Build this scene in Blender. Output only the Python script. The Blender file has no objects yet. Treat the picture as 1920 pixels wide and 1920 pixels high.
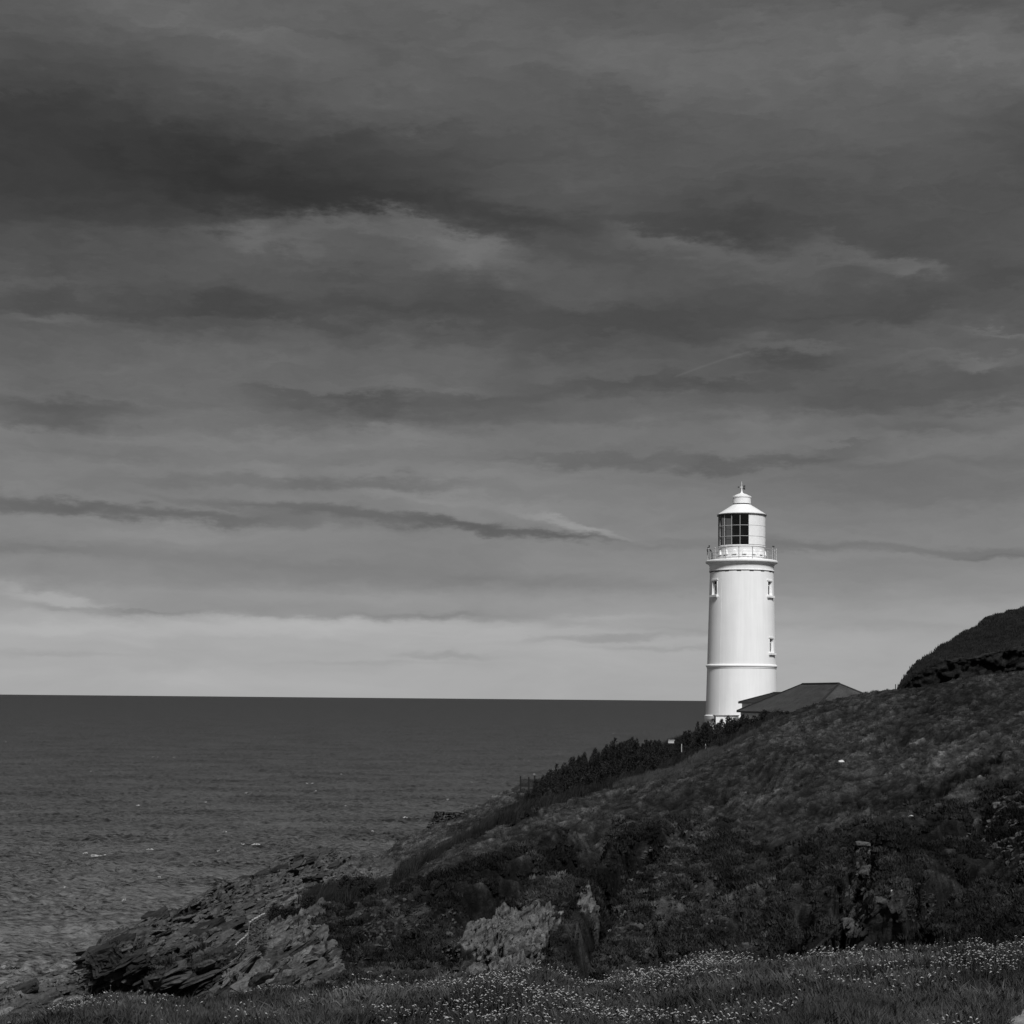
import bpy, bmesh, math, random
import numpy as np
from mathutils import Vector, Matrix, Euler

random.seed(7)
rng = np.random.default_rng(7)
R = math.radians
PI = math.pi
scene = bpy.context.scene
COL = scene.collection

# ------------------------------------------------------------------ camera
CAM_Z = 45.0
F = 3306.0                      # focal length in pixels of the 1920 px photograph
PITCH, ROLL = R(3.5), R(-0.52)
HOR = 1310.5                    # horizon row at the middle column
cd = bpy.data.cameras.new('camera')
cam = bpy.data.objects.new('camera', cd)
COL.objects.link(cam)
scene.camera = cam
cd.sensor_width = 36.0
cd.sensor_fit = 'HORIZONTAL'
cd.lens = F / 1920.0 * 36.0
cd.clip_start = 0.3
cd.clip_end = 500000.0
cam.location = (0, 0, CAM_Z)
cam.rotation_euler = (Matrix.Rotation(PI / 2 + PITCH, 3, 'X') @ Matrix.Rotation(ROLL * -1, 3, 'Z')).to_euler()
SHIFT = (HOR - 960.0 - F * math.tan(PITCH)) / 1920.0
cd.shift_y = SHIFT
MC = np.array(cam.rotation_euler.to_matrix())


def ray(x, y):
    x = np.asarray(x, float); y = np.asarray(y, float)
    c = np.stack([(x - 960.0) / F, (960.0 - y) / F + SHIFT * 1920.0 / F, -np.ones_like(x + y)], -1)
    return c @ MC.T


def at(x, y, Y):
    """world point seen at photo pixel (x, y) that lies at distance Y in front"""
    d = ray(x, y)
    s = np.asarray(Y, float) / d[..., 1]
    p = d * s[..., None]
    p[..., 2] += CAM_Z
    return p


def px(P):
    q = (np.asarray(P, float) - np.array([0, 0, CAM_Z])) @ MC
    return 960 + q[..., 0] / -q[..., 2] * F, 960 - (q[..., 1] / -q[..., 2] - SHIFT * 1920 / F) * F


# ------------------------------------------------------------------ exposure
vs = scene.view_settings
vs.view_transform = 'Standard'
vs.look = 'None'
vs.gamma = 1.0
vs.use_curve_mapping = False
EXPO = 1.34
vs.exposure = EXPO
EG = 2.0 ** EXPO

# ------------------------------------------------------------------ sun
SUN_EL, SUN_AZ = R(46), R(14)       # azimuth measured to the right of straight behind the camera
sl = bpy.data.lights.new('sun', 'SUN')
sl.energy = 1.5
sl.angle = R(12)
sl.color = (1, 1, 1)
sun = bpy.data.objects.new('sun', sl)
COL.objects.link(sun)
sdir = Vector((math.sin(SUN_AZ) * math.cos(SUN_EL), -math.cos(SUN_AZ) * math.cos(SUN_EL), math.sin(SUN_EL)))
sun.rotation_euler = sdir.to_track_quat('Z', 'Y').to_euler()
sun.location = (0, 0, 120)

# ------------------------------------------------------------------ node helpers


class NT:
    def __init__(self, tree):
        self.t = tree
        self.n = tree.nodes
        self.l = tree.links

    def new(self, typ, **kw):
        n = self.n.new(typ)
        for k, v in kw.items():
            setattr(n, k, v)
        return n

    def put(self, sock, v):
        if isinstance(v, bpy.types.NodeSocket):
            self.l.new(v, sock)
        elif v is not None:
            sock.default_value = v

    def m(self, op, a, b=None, c=None, clamp=False):
        n = self.new('ShaderNodeMath', operation=op, use_clamp=clamp)
        for s, v in zip(n.inputs, (a, b, c)):
            self.put(s, v)
        return n.outputs[0]

    def comb(self, a, b, c):
        n = self.new('ShaderNodeCombineXYZ')
        for s, v in zip(n.inputs, (a, b, c)):
            self.put(s, v)
        return n.outputs[0]

    def noise(self, vec, scale, detail=4, rough=0.55, dist=0.0):
        n = self.new('ShaderNodeTexNoise')
        if vec is not None:
            self.l.new(vec, n.inputs['Vector'])
        n.inputs['Scale'].default_value = scale
        n.inputs['Detail'].default_value = detail
        n.inputs['Roughness'].default_value = rough
        n.inputs['Distortion'].default_value = dist
        return n.outputs[0]

    def ramp(self, f, pts, interp='LINEAR'):
        n = self.new('ShaderNodeValToRGB')
        cr = n.color_ramp
        cr.interpolation = interp
        while len(cr.elements) > 1:
            cr.elements.remove(cr.elements[-1])
        for i, (p, v) in enumerate(pts):
            e = cr.elements[0] if i == 0 else cr.elements.new(p)
            e.position = p
            e.color = (v, v, v, 1)
        self.put(n.inputs[0], f)
        return n.outputs[0]

    def mix(self, f, a, b):
        n = self.new('ShaderNodeMix', data_type='FLOAT')
        self.put(n.inputs[0], f); self.put(n.inputs[2], a); self.put(n.inputs[3], b)
        return n.outputs[0]

    def map(self, v, a, b, c, d):
        n = self.new('ShaderNodeMapRange')
        self.put(n.inputs[0], v)
        for i, q in enumerate((a, b, c, d)):
            n.inputs[i + 1].default_value = q
        return n.outputs[0]


def lin(s):
    s = s / 255.0
    return s / 12.92 if s <= 0.04045 else ((s + 0.055) / 1.055) ** 2.4


# ------------------------------------------------------------------ world: overcast sky
world = bpy.data.worlds.new('World')
scene.world = world
world.use_nodes = True
world.node_tree.nodes.clear()
w = NT(world.node_tree)
tc = w.new('ShaderNodeTexCoord').outputs['Generated']
sep = w.new('ShaderNodeSeparateXYZ'); w.l.new(tc, sep.inputs[0])
DX, DY, DZ = sep.outputs
az0 = w.m('ARCTAN2', DX, DY)
el0 = w.m('ARCSINE', w.m('MAXIMUM', w.m('MINIMUM', DZ, 1.0), -1.0))
cv = w.comb(w.m('MULTIPLY', az0, 5.0), w.m('MULTIPLY', el0, 20.0), 0.0)
wn1 = w.noise(cv, 2.2, 5, 0.6)
wn2 = w.noise(w.comb(w.m('MULTIPLY', az0, 4.0), w.m('MULTIPLY', el0, 16.0), 7.3), 2.0, 6, 0.62)
wn3 = w.noise(w.comb(w.m('MULTIPLY', az0, 18.0), w.m('MULTIPLY', el0, 48.0), 3.3), 2.2, 6, 0.62)
az = w.m('ADD', az0, w.m('MULTIPLY', w.m('SUBTRACT', wn1, 0.5), 0.06))
elw = w.m('ADD', w.m('MULTIPLY', w.m('SUBTRACT', wn2, 0.5), 0.020), w.m('MULTIPLY', w.m('SUBTRACT', wn3, 0.5), 0.020))
wamp = w.map(el0, 0.0, 0.22, 0.30, 1.5)
el = w.m('ADD', el0, w.m('MULTIPLY', elw, wamp))
SKY = [(1311, 168), (1270, 168), (1210, 167), (1165, 160), (1110, 143), (1040, 130), (980, 125), (900, 118), (820, 111),
       (740, 98), (660, 90), (590, 80), (520, 80), (440, 79), (360, 76), (280, 78), (200, 88), (110, 93), (0, 93), (-150, 92)]
pts = []
for yy, v in SKY:
    e = math.atan((HOR - yy) / F)
    pts.append((max(0.0, e) / 0.5, lin(v) / EG))
pts.append((0.95, lin(95) / EG))
base = w.ramp(w.m('DIVIDE', el, 0.5), pts)


def dirpx(x, y):
    d = ray(x, y); d = d / np.linalg.norm(d)
    return math.atan2(d[0], d[1]), math.asin(d[2])


def blob(x, y, wx, wy, amt, tilt=0.0, sharp=1.0, top=1.0):
    """cloud patch centred in the direction of photo point x,y (angular size wx, wy px); amt = change of log brightness"""
    a, e = dirpx(x, y)
    p = w.m('SUBTRACT', az, a)
    q = w.m('SUBTRACT', el, e)
    if tilt:
        q = w.m('SUBTRACT', q, w.m('MULTIPLY', p, math.tan(R(tilt))))
    p = w.m('MULTIPLY', p, F / wx)
    q = w.m('MULTIPLY', q, F / wy)
    if top != 1.0:      # crisper on its upper edge (top > 1) or its lower edge (top < 1)
        side = w.m('GREATER_THAN', q, 0.0) if top > 1 else w.m('LESS_THAN', q, 0.0)
        kk = top if top > 1 else 1 / top
        q = w.m('MULTIPLY', q, w.m('ADD', 1.0, w.m('MULTIPLY', side, kk - 1)))
    r2 = w.m('ADD', w.m('MULTIPLY', p, p), w.m('MULTIPLY', q, q))
    if sharp != 1.0:
        r2 = w.m('POWER', r2, sharp)
    g = w.m('POWER', 2.718, w.m('MULTIPLY', r2, -1.0))
    return w.m('MULTIPLY', g, amt * 1.55)


BLOBS = [
    # dark masses of the upper left
    (150, 300, 520, 120, -0.36, 0), (560, 350, 330, 48, -0.42, -6), (30, 160, 260, 110, -0.28, 0), (980, 425, 160, 30, -0.22, -14),
    (230, 430, 300, 60, -0.12, 0), (1350, 425, 170, 22, -0.16, -4), (700, 270, 260, 40, -0.16, 0),
    # light upper veils
    (420, 60, 330, 40, 0.16, -12), (1000, 110, 500, 60, 0.10, 0), (1720, 90, 300, 40, 0.14, -8), (1100, 310, 500, 40, 0.10, 3),
    (1600, 250, 340, 60, 0.05, 0), (1500, 335, 400, 26, 0.08, 0),
    # pale heap in the middle
    (690, 398, 90, 44, 0.40, 4, 1.2, 3.0), (780, 416, 90, 50, 0.30, -14, 1.2, 3.0), (600, 418, 60, 36, 0.20, 10, 1.2, 2.5), (860, 452, 90, 44, 0.24, -20, 1.2, 2.5), (940, 470, 80, 30, 0.16, -16, 1.0, 2.0),
    (500, 418, 90, 44, 0.26, 8, 1.2, 2.6), (420, 440, 90, 40, 0.14, 8, 1.0, 2.0), (640, 470, 260, 36, 0.14, 0), (880, 500, 170, 22, 0.14, 0), (300, 470, 280, 40, 0.14, 0), (640, 372, 120, 16, -0.14, 0),
    (1230, 448, 130, 34, 0.24, -6, 1.1, 2.5), (1340, 470, 120, 30, 0.14, -12, 1.0, 2.0), (1620, 470, 110, 36, 0.26, -18, 1.1, 2.5), (1720, 500, 90, 24, 0.16, -12, 1.1, 2.0), (1480, 480, 100, 26, 0.14, 0, 1, 2.0), (1400, 510, 260, 26, 0.10, 0), (1080, 450, 80, 26, 0.10, -10, 1, 2), (1720, 515, 90, 14, 0.12, -8),
    # dark middle band
    (700, 590, 620, 34, -0.16, 0), (1300, 600, 500, 40, -0.14, 0), (80, 592, 110, 15, 0.26, 0), (0, 520, 200, 26, 0.14, 0),
    (480, 605, 120, 10, 0.12, -4), (300, 560, 260, 22, -0.10, 0),
    (600, 690, 500, 34, 0.08, 0), (1500, 650, 130, 12, 0.10, 0), (1880, 634, 70, 7, 0.20, -10), (1850, 690, 60, 14, 0.26, -10),
    # ragged dark line at row 745
    (120, 765, 160, 22, -0.28, 0, 1.4), (80, 792, 170, 14, -0.22, 0), (560, 742, 110, 20, -0.22, -2, 1.2, 2.5), (700, 752, 110, 22, -0.18, 0, 1.2, 2.5), (860, 742, 190, 34, -0.24, 2, 1.2, 2.5),
    (1060, 716, 110, 36, -0.20, 2, 1.2, 2.5), (1200, 712, 110, 34, -0.22, 4, 1.2, 2.8), (1340, 722, 120, 26, -0.18, 0, 1.2, 2.5), (1480, 674, 105, 38, -0.30, 0, 1.2, 2.8), (1700, 740, 240, 40, -0.20, 0),
    (1850, 700, 120, 14, -0.14, 0), (1500, 760, 300, 20, -0.14, 0), (900, 780, 360, 16, -0.12, 0), (1750, 800, 160, 12, -0.14, 0),
    # lower streaks
    (1150, 862, 210, 12, -0.15, -2, 1.4), (1450, 860, 190, 12, -0.22, 4, 1.4), (1690, 868, 180, 12, -0.10, 0), (1750, 900, 300, 50, -0.14, 0), (1580, 835, 60, 5, -0.12, 0),
    (560, 900, 260, 10, -0.12, 0), (750, 908, 180, 10, -0.10, 0), (60, 935, 120, 9, -0.14, -4),
    (200, 958, 430, 13, -0.34, -2, 1.4), (640, 965, 300, 13, -0.30, -4, 1.4), (930, 990, 180, 10, -0.30, -6, 1.4), (1080, 1003, 80, 6, -0.20, -4),
    (350, 1082, 700, 26, -0.09, 0), (1500, 1080, 300, 20, -0.06, 0), (380, 1180, 600, 12, 0.06, 0), (420, 820, 500, 30, 0.08, 0), (500, 880, 400, 14, 0.07, 0), (900, 940, 300, 14, 0.08, -4), (1300, 930, 200, 30, 0.04, 0), (1550, 975, 200, 30, -0.06, 0),
    (1080, 984, 90, 9, 0.22, -14, 1.5), (300, 1000, 400, 12, 0.08, 0),
    (60, 1030, 220, 12, -0.14, 0), (500, 1055, 300, 12, -0.07, 0), (1700, 1030, 420, 12, -0.18, -3, 1.4), (1250, 1025, 140, 8, -0.10, 0), (1870, 1047, 100, 5, -0.16, -3),
    (1000, 1085, 300, 14, -0.08, -3),
    (110, 1124, 130, 9, 0.16, -8, 1.4), (230, 1142, 110, 10, -0.14, -2, 1.3, 3.0), (600, 1154, 420, 26, -0.17, -1, 1.3, 0.3), (600, 1172, 420, 10, 0.06, 0), (800, 1157, 120, 5, -0.14, 0), (1130, 1158, 120, 6, 0.08, 3),
    (1800, 1110, 300, 30, -0.06, 0), (1600, 1170, 300, 10, -0.06, 0),
    (1130, 1196, 130, 7, -0.15, 3, 1.5), (1290, 1180, 110, 8, -0.10, 0), (1250, 1212, 160, 4, -0.10, 0), (830, 1233, 90, 6, -0.10, 0, 1.4), (100, 1225, 120, 5, -0.06, 0), (700, 1245, 150, 4, -0.05, 0),
    (400, 1275, 260, 14, 0.03, 0),
]
acc = None
for b in BLOBS:
    v = blob(*b)
    acc = v if acc is None else w.m('ADD', acc, v)
# fine wispy structure everywhere, calmer near the horizon
f1 = w.noise(w.comb(w.m('MULTIPLY', az, 3.2), w.m('MULTIPLY', el, 15.0), 1.7), 2.6, 8, 0.58, 0.6)
f2 = w.noise(w.comb(w.m('MULTIPLY', az, 7.0), w.m('MULTIPLY', el, 42.0), 9.1), 2.4, 7, 0.6, 0.3)
famp = w.map(el0, 0.0, 0.22, 0.26, 0.80)
f3 = w.noise(w.comb(w.m('MULTIPLY', az, 15.0), w.m('MULTIPLY', el, 38.0), 4.4), 1.0, 9, 0.62, 0.5)
f3 = w.m('MULTIPLY', w.m('SUBTRACT', f3, 0.5), w.map(el0, 0.02, 0.16, 0.25, 0.75))
fine = w.m('MULTIPLY', w.m('ADD', w.m('ADD', w.m('SUBTRACT', f1, 0.5), f3), w.m('MULTIPLY', w.m('SUBTRACT', f2, 0.5), 0.30)), famp)
acc = w.m('ADD', acc, fine)
# aircraft trail
(a1, e1), (a2, e2) = dirpx(1262, 708), dirpx(1435, 651)
L_ = math.hypot(a2 - a1, e2 - e1); ux, uy = (a2 - a1) / L_, (e2 - e1) / L_
p_ = w.m('SUBTRACT', az0, a1); q_ = w.m('SUBTRACT', el0, e1)
al = w.m('DIVIDE', w.m('ADD', w.m('MULTIPLY', p_, ux), w.m('MULTIPLY', q_, uy)), L_)
ac = w.m('SUBTRACT', w.m('SUBTRACT', w.m('MULTIPLY', q_, ux), w.m('MULTIPLY', p_, uy)), w.m('MULTIPLY', w.m('MULTIPLY', al, w.m('SUBTRACT', 1.0, al)), 0.0035))
ac = w.m('MULTIPLY', ac, F / 2.0)
line = w.m('POWER', 2.718, w.m('MULTIPLY', w.m('MULTIPLY', ac, ac), -1.0))
endf = w.m('MULTIPLY', w.m('MULTIPLY', w.m('MULTIPLY', al, 4.0, clamp=True), w.m('MULTIPLY', w.m('SUBTRACT', 1.0, al), 6.0), clamp=True), 0.17)
acc = w.m('ADD', acc, w.m('MULTIPLY', line, w.m('MAXIMUM', endf, 0.0)))
cloud = w.m('MULTIPLY', base, w.m('POWER', 2.718, acc))
# the clear-air share above the clouds
nish = w.new('ShaderNodeTexSky', sky_type='NISHITA', sun_disc=False)
nish.sun_elevation = SUN_EL
nish.sun_rotation = PI - SUN_AZ
bw = w.new('ShaderNodeRGBToBW'); w.l.new(nish.outputs[0], bw.inputs[0])
tot = w.m('ADD', w.m('MULTIPLY', cloud, 0.97), w.m('MULTIPLY', bw.outputs[0], 0.0012))
bg = w.new('ShaderNodeBackground')
w.l.new(tot, bg.inputs['Color'])
bg.inputs['Strength'].default_value = 1.0
wo = w.new('ShaderNodeOutputWorld')
w.l.new(bg.outputs[0], wo.inputs['Surface'])
world.cycles.sampling_method = 'MANUAL'
world.cycles.sample_map_resolution = 512

# ------------------------------------------------------------------ numpy noise


def _hash(ix, iy, iz, seed):
    h = (ix.astype(np.uint32) * np.uint32(374761393)) ^ (iy.astype(np.uint32) * np.uint32(668265263)) ^ (iz.astype(np.uint32) * np.uint32(2147483647 - 58))
    h = h + np.uint32(seed * 7919 + 13)
    h = (h ^ (h >> np.uint32(13))) * np.uint32(1274126177)
    h = (h ^ (h >> np.uint32(15))) * np.uint32(2246822519)
    return ((h ^ (h >> np.uint32(16))) & np.uint32(0xffffff)).astype(np.float32) / np.float32(0xffffff) * 2 - 1


def vnoise(x, y, z=None, seed=0):
    if z is None:
        x, y = np.broadcast_arrays(x, y)
        fx, fy = np.floor(x), np.floor(y)
        ix, iy = fx.astype(np.int64), fy.astype(np.int64)
        tx, ty = x - fx, y - fy
        tx = tx * tx * tx * (tx * (tx * 6 - 15) + 10); ty = ty * ty * ty * (ty * (ty * 6 - 15) + 10)
        iz = np.zeros_like(ix)
        a = _hash(ix, iy, iz, seed); b = _hash(ix + 1, iy, iz, seed)
        c = _hash(ix, iy + 1, iz, seed); d = _hash(ix + 1, iy + 1, iz, seed)
        return (a + (b - a) * tx) * (1 - ty) + (c + (d - c) * tx) * ty
    fx, fy, fz = np.floor(x), np.floor(y), np.floor(z)
    ix, iy, iz = fx.astype(np.int64), fy.astype(np.int64), fz.astype(np.int64)
    tx, ty, tz = x - fx, y - fy, z - fz
    tx = tx * tx * (3 - 2 * tx); ty = ty * ty * (3 - 2 * ty); tz = tz * tz * (3 - 2 * tz)
    o = 0
    for k, wz in ((0, 1 - tz), (1, tz)):
        a = _hash(ix, iy, iz + k, seed); b = _hash(ix + 1, iy, iz + k, seed)
        c = _hash(ix, iy + 1, iz + k, seed); d = _hash(ix + 1, iy + 1, iz + k, seed)
        o = o + ((a + (b - a) * tx) * (1 - ty) + (c + (d - c) * tx) * ty) * wz
    return o


def fbm(x, y, z=None, octv=4, seed=0, gain=0.5, lac=2.03, ridge=False):
    o = 0; a = 1; s = 0
    for k in range(octv):
        f = lac ** k
        n = vnoise(x * f + 17.3 * k, y * f - 9.1 * k, None if z is None else z * f + 3.7 * k, seed + k)
        if ridge:
            n = 1 - 2 * np.abs(n)
        o = o + a * n; s += a; a *= gain
    return o / s


def smooth(e0, e1, x):
    t = np.clip((x - e0) / (e1 - e0), 0, 1)
    return t * t * (3 - 2 * t)


def poly_mask(X, Y, poly, soft=0):
    """signed soft inside test; soft in pixels"""
    poly = np.array(poly, float)
    ins = np.zeros(X.shape, bool)
    dm = np.full(X.shape, 1e9)
    n = len(poly)
    for i in range(n):
        x1, y1 = poly[i]; x2, y2 = poly[(i + 1) % n]
        if y1 != y2:
            c = ((y1 > Y) != (y2 > Y)) & (X < (x2 - x1) * (Y - y1) / (y2 - y1) + x1)
            ins ^= c
        dx, dy = x2 - x1, y2 - y1
        t = np.clip(((X - x1) * dx + (Y - y1) * dy) / (dx * dx + dy * dy + 1e-9), 0, 1)
        dm = np.minimum(dm, np.hypot(X - x1 - t * dx, Y - y1 - t * dy))
    sd = np.where(ins, dm, -dm)
    if soft:
        return smooth(-soft, soft, sd)
    return ins.astype(float)


# ------------------------------------------------------------------ object helpers

def tag(o, label=None, cat=None, group=None, kind=None):
    if label: o['label'] = label
    if cat: o['category'] = cat
    if group: o['group'] = group
    if kind: o['kind'] = kind
    return o


def link(name, me, parent=None, mat=None, smooth_=None):
    o = bpy.data.objects.new(name, me)
    COL.objects.link(o)
    if parent is not None:
        o.parent = parent
    if mat is not None:
        me.materials.clear(); me.materials.append(mat)
    if smooth_ is not None and me.polygons:
        me.polygons.foreach_set('use_smooth', [smooth_] * len(me.polygons))
    return o


def empty(name, loc, rz=0.0):
    o = bpy.data.objects.new(name, None)
    COL.objects.link(o)
    o.location = loc
    o.rotation_euler = (0, 0, rz)
    o.empty_display_size = 0.3
    return o


def mesh_np(name, V, Fq, attrs=None, smooth_=True):
    """V (n,3), Fq (m,k)"""
    me = bpy.data.meshes.new(name)
    V = np.asarray(V, np.float32); Fq = np.asarray(Fq, np.int32)
    k = Fq.shape[1]
    me.vertices.add(len(V)); me.vertices.foreach_set('co', V.ravel())
    me.loops.add(Fq.size); me.loops.foreach_set('vertex_index', Fq.ravel())
    me.polygons.add(len(Fq)); me.polygons.foreach_set('loop_start', np.arange(0, Fq.size, k, dtype=np.int32))
    me.polygons.foreach_set('use_smooth', np.full(len(Fq), smooth_))
    if attrs:
        for an, av in attrs.items():
            at_ = me.attributes.new(an, 'FLOAT', 'POINT')
            at_.data.foreach_set('value', np.asarray(av, np.float32).ravel())
    me.update(calc_edges=True)
    me.validate()
    return me


def grid_faces(nr, nc):
    i = np.arange(nr - 1)[:, None] * nc + np.arange(nc - 1)[None, :]
    return np.stack([i, i + 1, i + 1 + nc, i + nc], -1).reshape(-1, 4)


class MB:
    """collects simple shapes into one mesh"""

    def __init__(self):
        self.v = []; self.f = []

    def add(self, V, Fs):
        n = len(self.v)
        self.v.extend([tuple(q) for q in V]); self.f.extend([tuple(n + i for i in fc) for fc in Fs])
        return self

    def box(self, c, s, M=None):
        c = Vector(c); h = Vector(s) / 2
        V = []
        for dz in (-1, 1):
            for dy in (-1, 1):
                for dx in (-1, 1):
                    p = Vector((dx * h.x, dy * h.y, dz * h.z))
                    V.append(c + (M @ p if M else p))
        return self.add(V, [(0, 2, 3, 1), (4, 5, 7, 6), (0, 1, 5, 4), (2, 6, 7, 3), (0, 4, 6, 2), (1, 3, 7, 5)])

    def bar(self, a, b, r, n=6, r2=None):
        a = Vector(a); b = Vector(b); r2 = r if r2 is None else r2
        q = (b - a).to_track_quat('Z', 'Y')
        V = []
        for p, rr in ((a, r), (b, r2)):
            for k in range(n):
                t = 2 * PI * k / n
                V.append(p + q @ Vector((rr * math.cos(t), rr * math.sin(t), 0)))
        Fs = [(k, (k + 1) % n, n + (k + 1) % n, n + k) for k in range(n)]
        Fs += [tuple(range(n - 1, -1, -1)), tuple(range(n, 2 * n))]
        return self.add(V, Fs)

    def lathe(self, prof, n=96, a0=0.0, a1=2 * PI):
        full = abs(a1 - a0 - 2 * PI) < 1e-6
        m = n if full else n + 1
        V = []
        for (r, z) in prof:
            for k in range(m):
                t = a0 + (a1 - a0) * k / n
                V.append((r * math.cos(t), r * math.sin(t), z))
        Fs = []
        for j in range(len(prof) - 1):
            for k in range(n):
                k2 = (k + 1) % m if full else k + 1
                Fs.append((j * m + k, j * m + k2, (j + 1) * m + k2, (j + 1) * m + k))
        return self.add(V, Fs)

    def sphere(self, c, r, n=8, sz=1.0):
        V = []; Fs = []
        c = Vector(c)
        for j in range(n // 2 + 1):
            ph = PI * j / (n // 2)
            for k in range(n):
                t = 2 * PI * k / n
                V.append(c + Vector((r * math.sin(ph) * math.cos(t), r * math.sin(ph) * math.sin(t), sz * r * math.cos(ph))))
        for j in range(n // 2):
            for k in range(n):
                Fs.append((j * n + k, (j + 1) * n + k, (j + 1) * n + (k + 1) % n, j * n + (k + 1) % n))
        return self.add(V, Fs)

    def build(self, name, mat, parent=None, sm=False):
        me = bpy.data.meshes.new(name)
        me.from_pydata(self.v, [], self.f)
        me.update()
        if sm:
            me.polygons.foreach_set('use_smooth', [True] * len(me.polygons))
            try:
                me.set_sharp_from_angle(angle=R(35))
            except Exception:
                pass
        me.materials.append(mat)
        o = bpy.data.objects.new(name, me)
        COL.objects.link(o)
        if parent is not None:
            o.parent = parent
        return o


# ------------------------------------------------------------------ materials
def new_mat(name):
    m = bpy.data.materials.new(name)
    m.use_nodes = True
    m.node_tree.nodes.clear()
    t = NT(m.node_tree)
    bs = t.new('ShaderNodeBsdfPrincipled')
    out = t.new('ShaderNodeOutputMaterial')
    t.l.new(bs.outputs[0], out.inputs['Surface'])
    return m, t, bs


def geo_pos(t):
    return t.new('ShaderNodeNewGeometry').outputs['Position']


def attr(t, name):
    n = t.new('ShaderNodeAttribute'); n.attribute_name = name
    return n.outputs['Fac']


def simple(name, v, var=0.15, scale=3.0, rough=0.7, bump=0.0, spec=0.3, obj=True):
    m, t, bs = new_mat(name)
    vec = t.new('ShaderNodeTexCoord').outputs['Object'] if obj else geo_pos(t)
    n = t.noise(vec, scale, 6, 0.6)
    c = t.map(n, 0.3, 0.7, v * (1 - var), v * (1 + var))
    t.l.new(c, bs.inputs['Base Color'])
    bs.inputs['Roughness'].default_value = rough
    bs.inputs['Specular IOR Level'].default_value = spec
    if bump:
        bp = t.new('ShaderNodeBump'); bp.inputs['Strength'].default_value = bump; bp.inputs['Distance'].default_value = 0.05
        t.l.new(t.noise(vec, scale * 4, 5, 0.6), bp.inputs['Height'])
        t.l.new(bp.outputs[0], bs.inputs['Normal'])
    return m


def mat_white_wall():
    m, t, bs = new_mat('white_masonry_paint')
    vec = t.new('ShaderNodeTexCoord').outputs['Object']
    s = t.new('ShaderNodeSeparateXYZ'); t.l.new(vec, s.inputs[0])
    streak = t.noise(t.comb(t.m('MULTIPLY', s.outputs[0], 2.2), t.m('MULTIPLY', s.outputs[1], 2.2), t.m('MULTIPLY', s.outputs[2], 0.12)), 1.0, 6, 0.65)
    patch = t.noise(vec, 0.35, 4, 0.5)
    c = t.map(t.m('ADD', t.m('MULTIPLY', streak, 0.6), t.m('MULTIPLY', patch, 0.4)), 0.36, 0.64, 0.77, 0.86)
    t.l.new(c, bs.inputs['Base Color'])
    bs.inputs['Roughness'].default_value = 0.75
    bs.inputs['Specular IOR Level'].default_value = 0.25
    bp = t.new('ShaderNodeBump'); bp.inputs['Strength'].default_value = 0.25; bp.inputs['Distance'].default_value = 0.02
    t.l.new(t.noise(vec, 5.0, 6, 0.6), bp.inputs['Height']); t.l.new(bp.outputs[0], bs.inputs['Normal'])
    return m


def mat_terrain():
    """turf and rock; the attribute 'rock' says where rock lies bare, 'pale' where it is pale, 'dark' where heath and wet slate is dark"""
    m, t, bs = new_mat('headland_turf_and_rock')
    P = geo_pos(t)
    rk, pl, dk = attr(t, 'rock'), attr(t, 'pale'), attr(t, 'dark')
    n0 = t.noise(P, 0.12, 4, 0.55)
    n1 = t.noise(P, 0.9, 6, 0.65)
    n2 = t.noise(P, 4.5, 6, 0.7)
    g = t.m('ADD', t.m('MULTIPLY', n1, 0.45), t.m('ADD', t.m('MULTIPLY', n2, 0.35), t.m('MULTIPLY', n0, 0.2)))
    grass = t.map(g, 0.38, 0.64, 0.010, 0.062)
    n3 = t.noise(P, 14.0, 4, 0.7)
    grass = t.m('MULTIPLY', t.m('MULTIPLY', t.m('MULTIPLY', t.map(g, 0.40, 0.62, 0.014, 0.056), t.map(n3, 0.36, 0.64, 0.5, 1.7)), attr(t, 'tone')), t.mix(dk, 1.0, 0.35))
    s = t.new('ShaderNodeSeparateXYZ'); t.l.new(P, s.inputs[0])
    bed = t.m('SUBTRACT', s.outputs[2], t.m('MULTIPLY', s.outputs[0], 0.42))
    bv = t.comb(t.m('MULTIPLY', s.outputs[0], 0.35), t.m('MULTIPLY', s.outputs[1], 0.35), t.m('MULTIPLY', bed, 2.6))
    r1 = t.noise(bv, 1.0, 8, 0.68)
    r2 = t.noise(P, 3.2, 7, 0.7)
    rr = t.m('ADD', t.m('MULTIPLY', r1, 0.6), t.m('MULTIPLY', r2, 0.4))
    rdark = t.map(rr, 0.38, 0.64, 0.006, 0.11)
    rpale = t.map(rr, 0.40, 0.62, 0.010, 0.18)
    rock = t.mix(pl, rdark, rpale)
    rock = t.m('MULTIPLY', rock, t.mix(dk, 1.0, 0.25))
    rm = t.map(t.m('ADD', rk, t.m('MULTIPLY', t.m('SUBTRACT', n2, 0.5), 0.9)), 0.42, 0.58, 0.0, 1.0)
    c = t.mix(rm, grass, rock)
    t.l.new(c, bs.inputs['Base Color'])
    bs.inputs['Roughness'].default_value = 0.95
    bs.inputs['Specular IOR Level'].default_value = 0.1
    bp = t.new('ShaderNodeBump'); bp.inputs['Strength'].default_value = 0.9; bp.inputs['Distance'].default_value = 0.22
    t.l.new(t.m('ADD', n1, t.m('MULTIPLY', n2, 0.6)), bp.inputs['Height'])
    t.l.new(bp.outputs[0], bs.inputs['Normal'])
    return m


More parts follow.
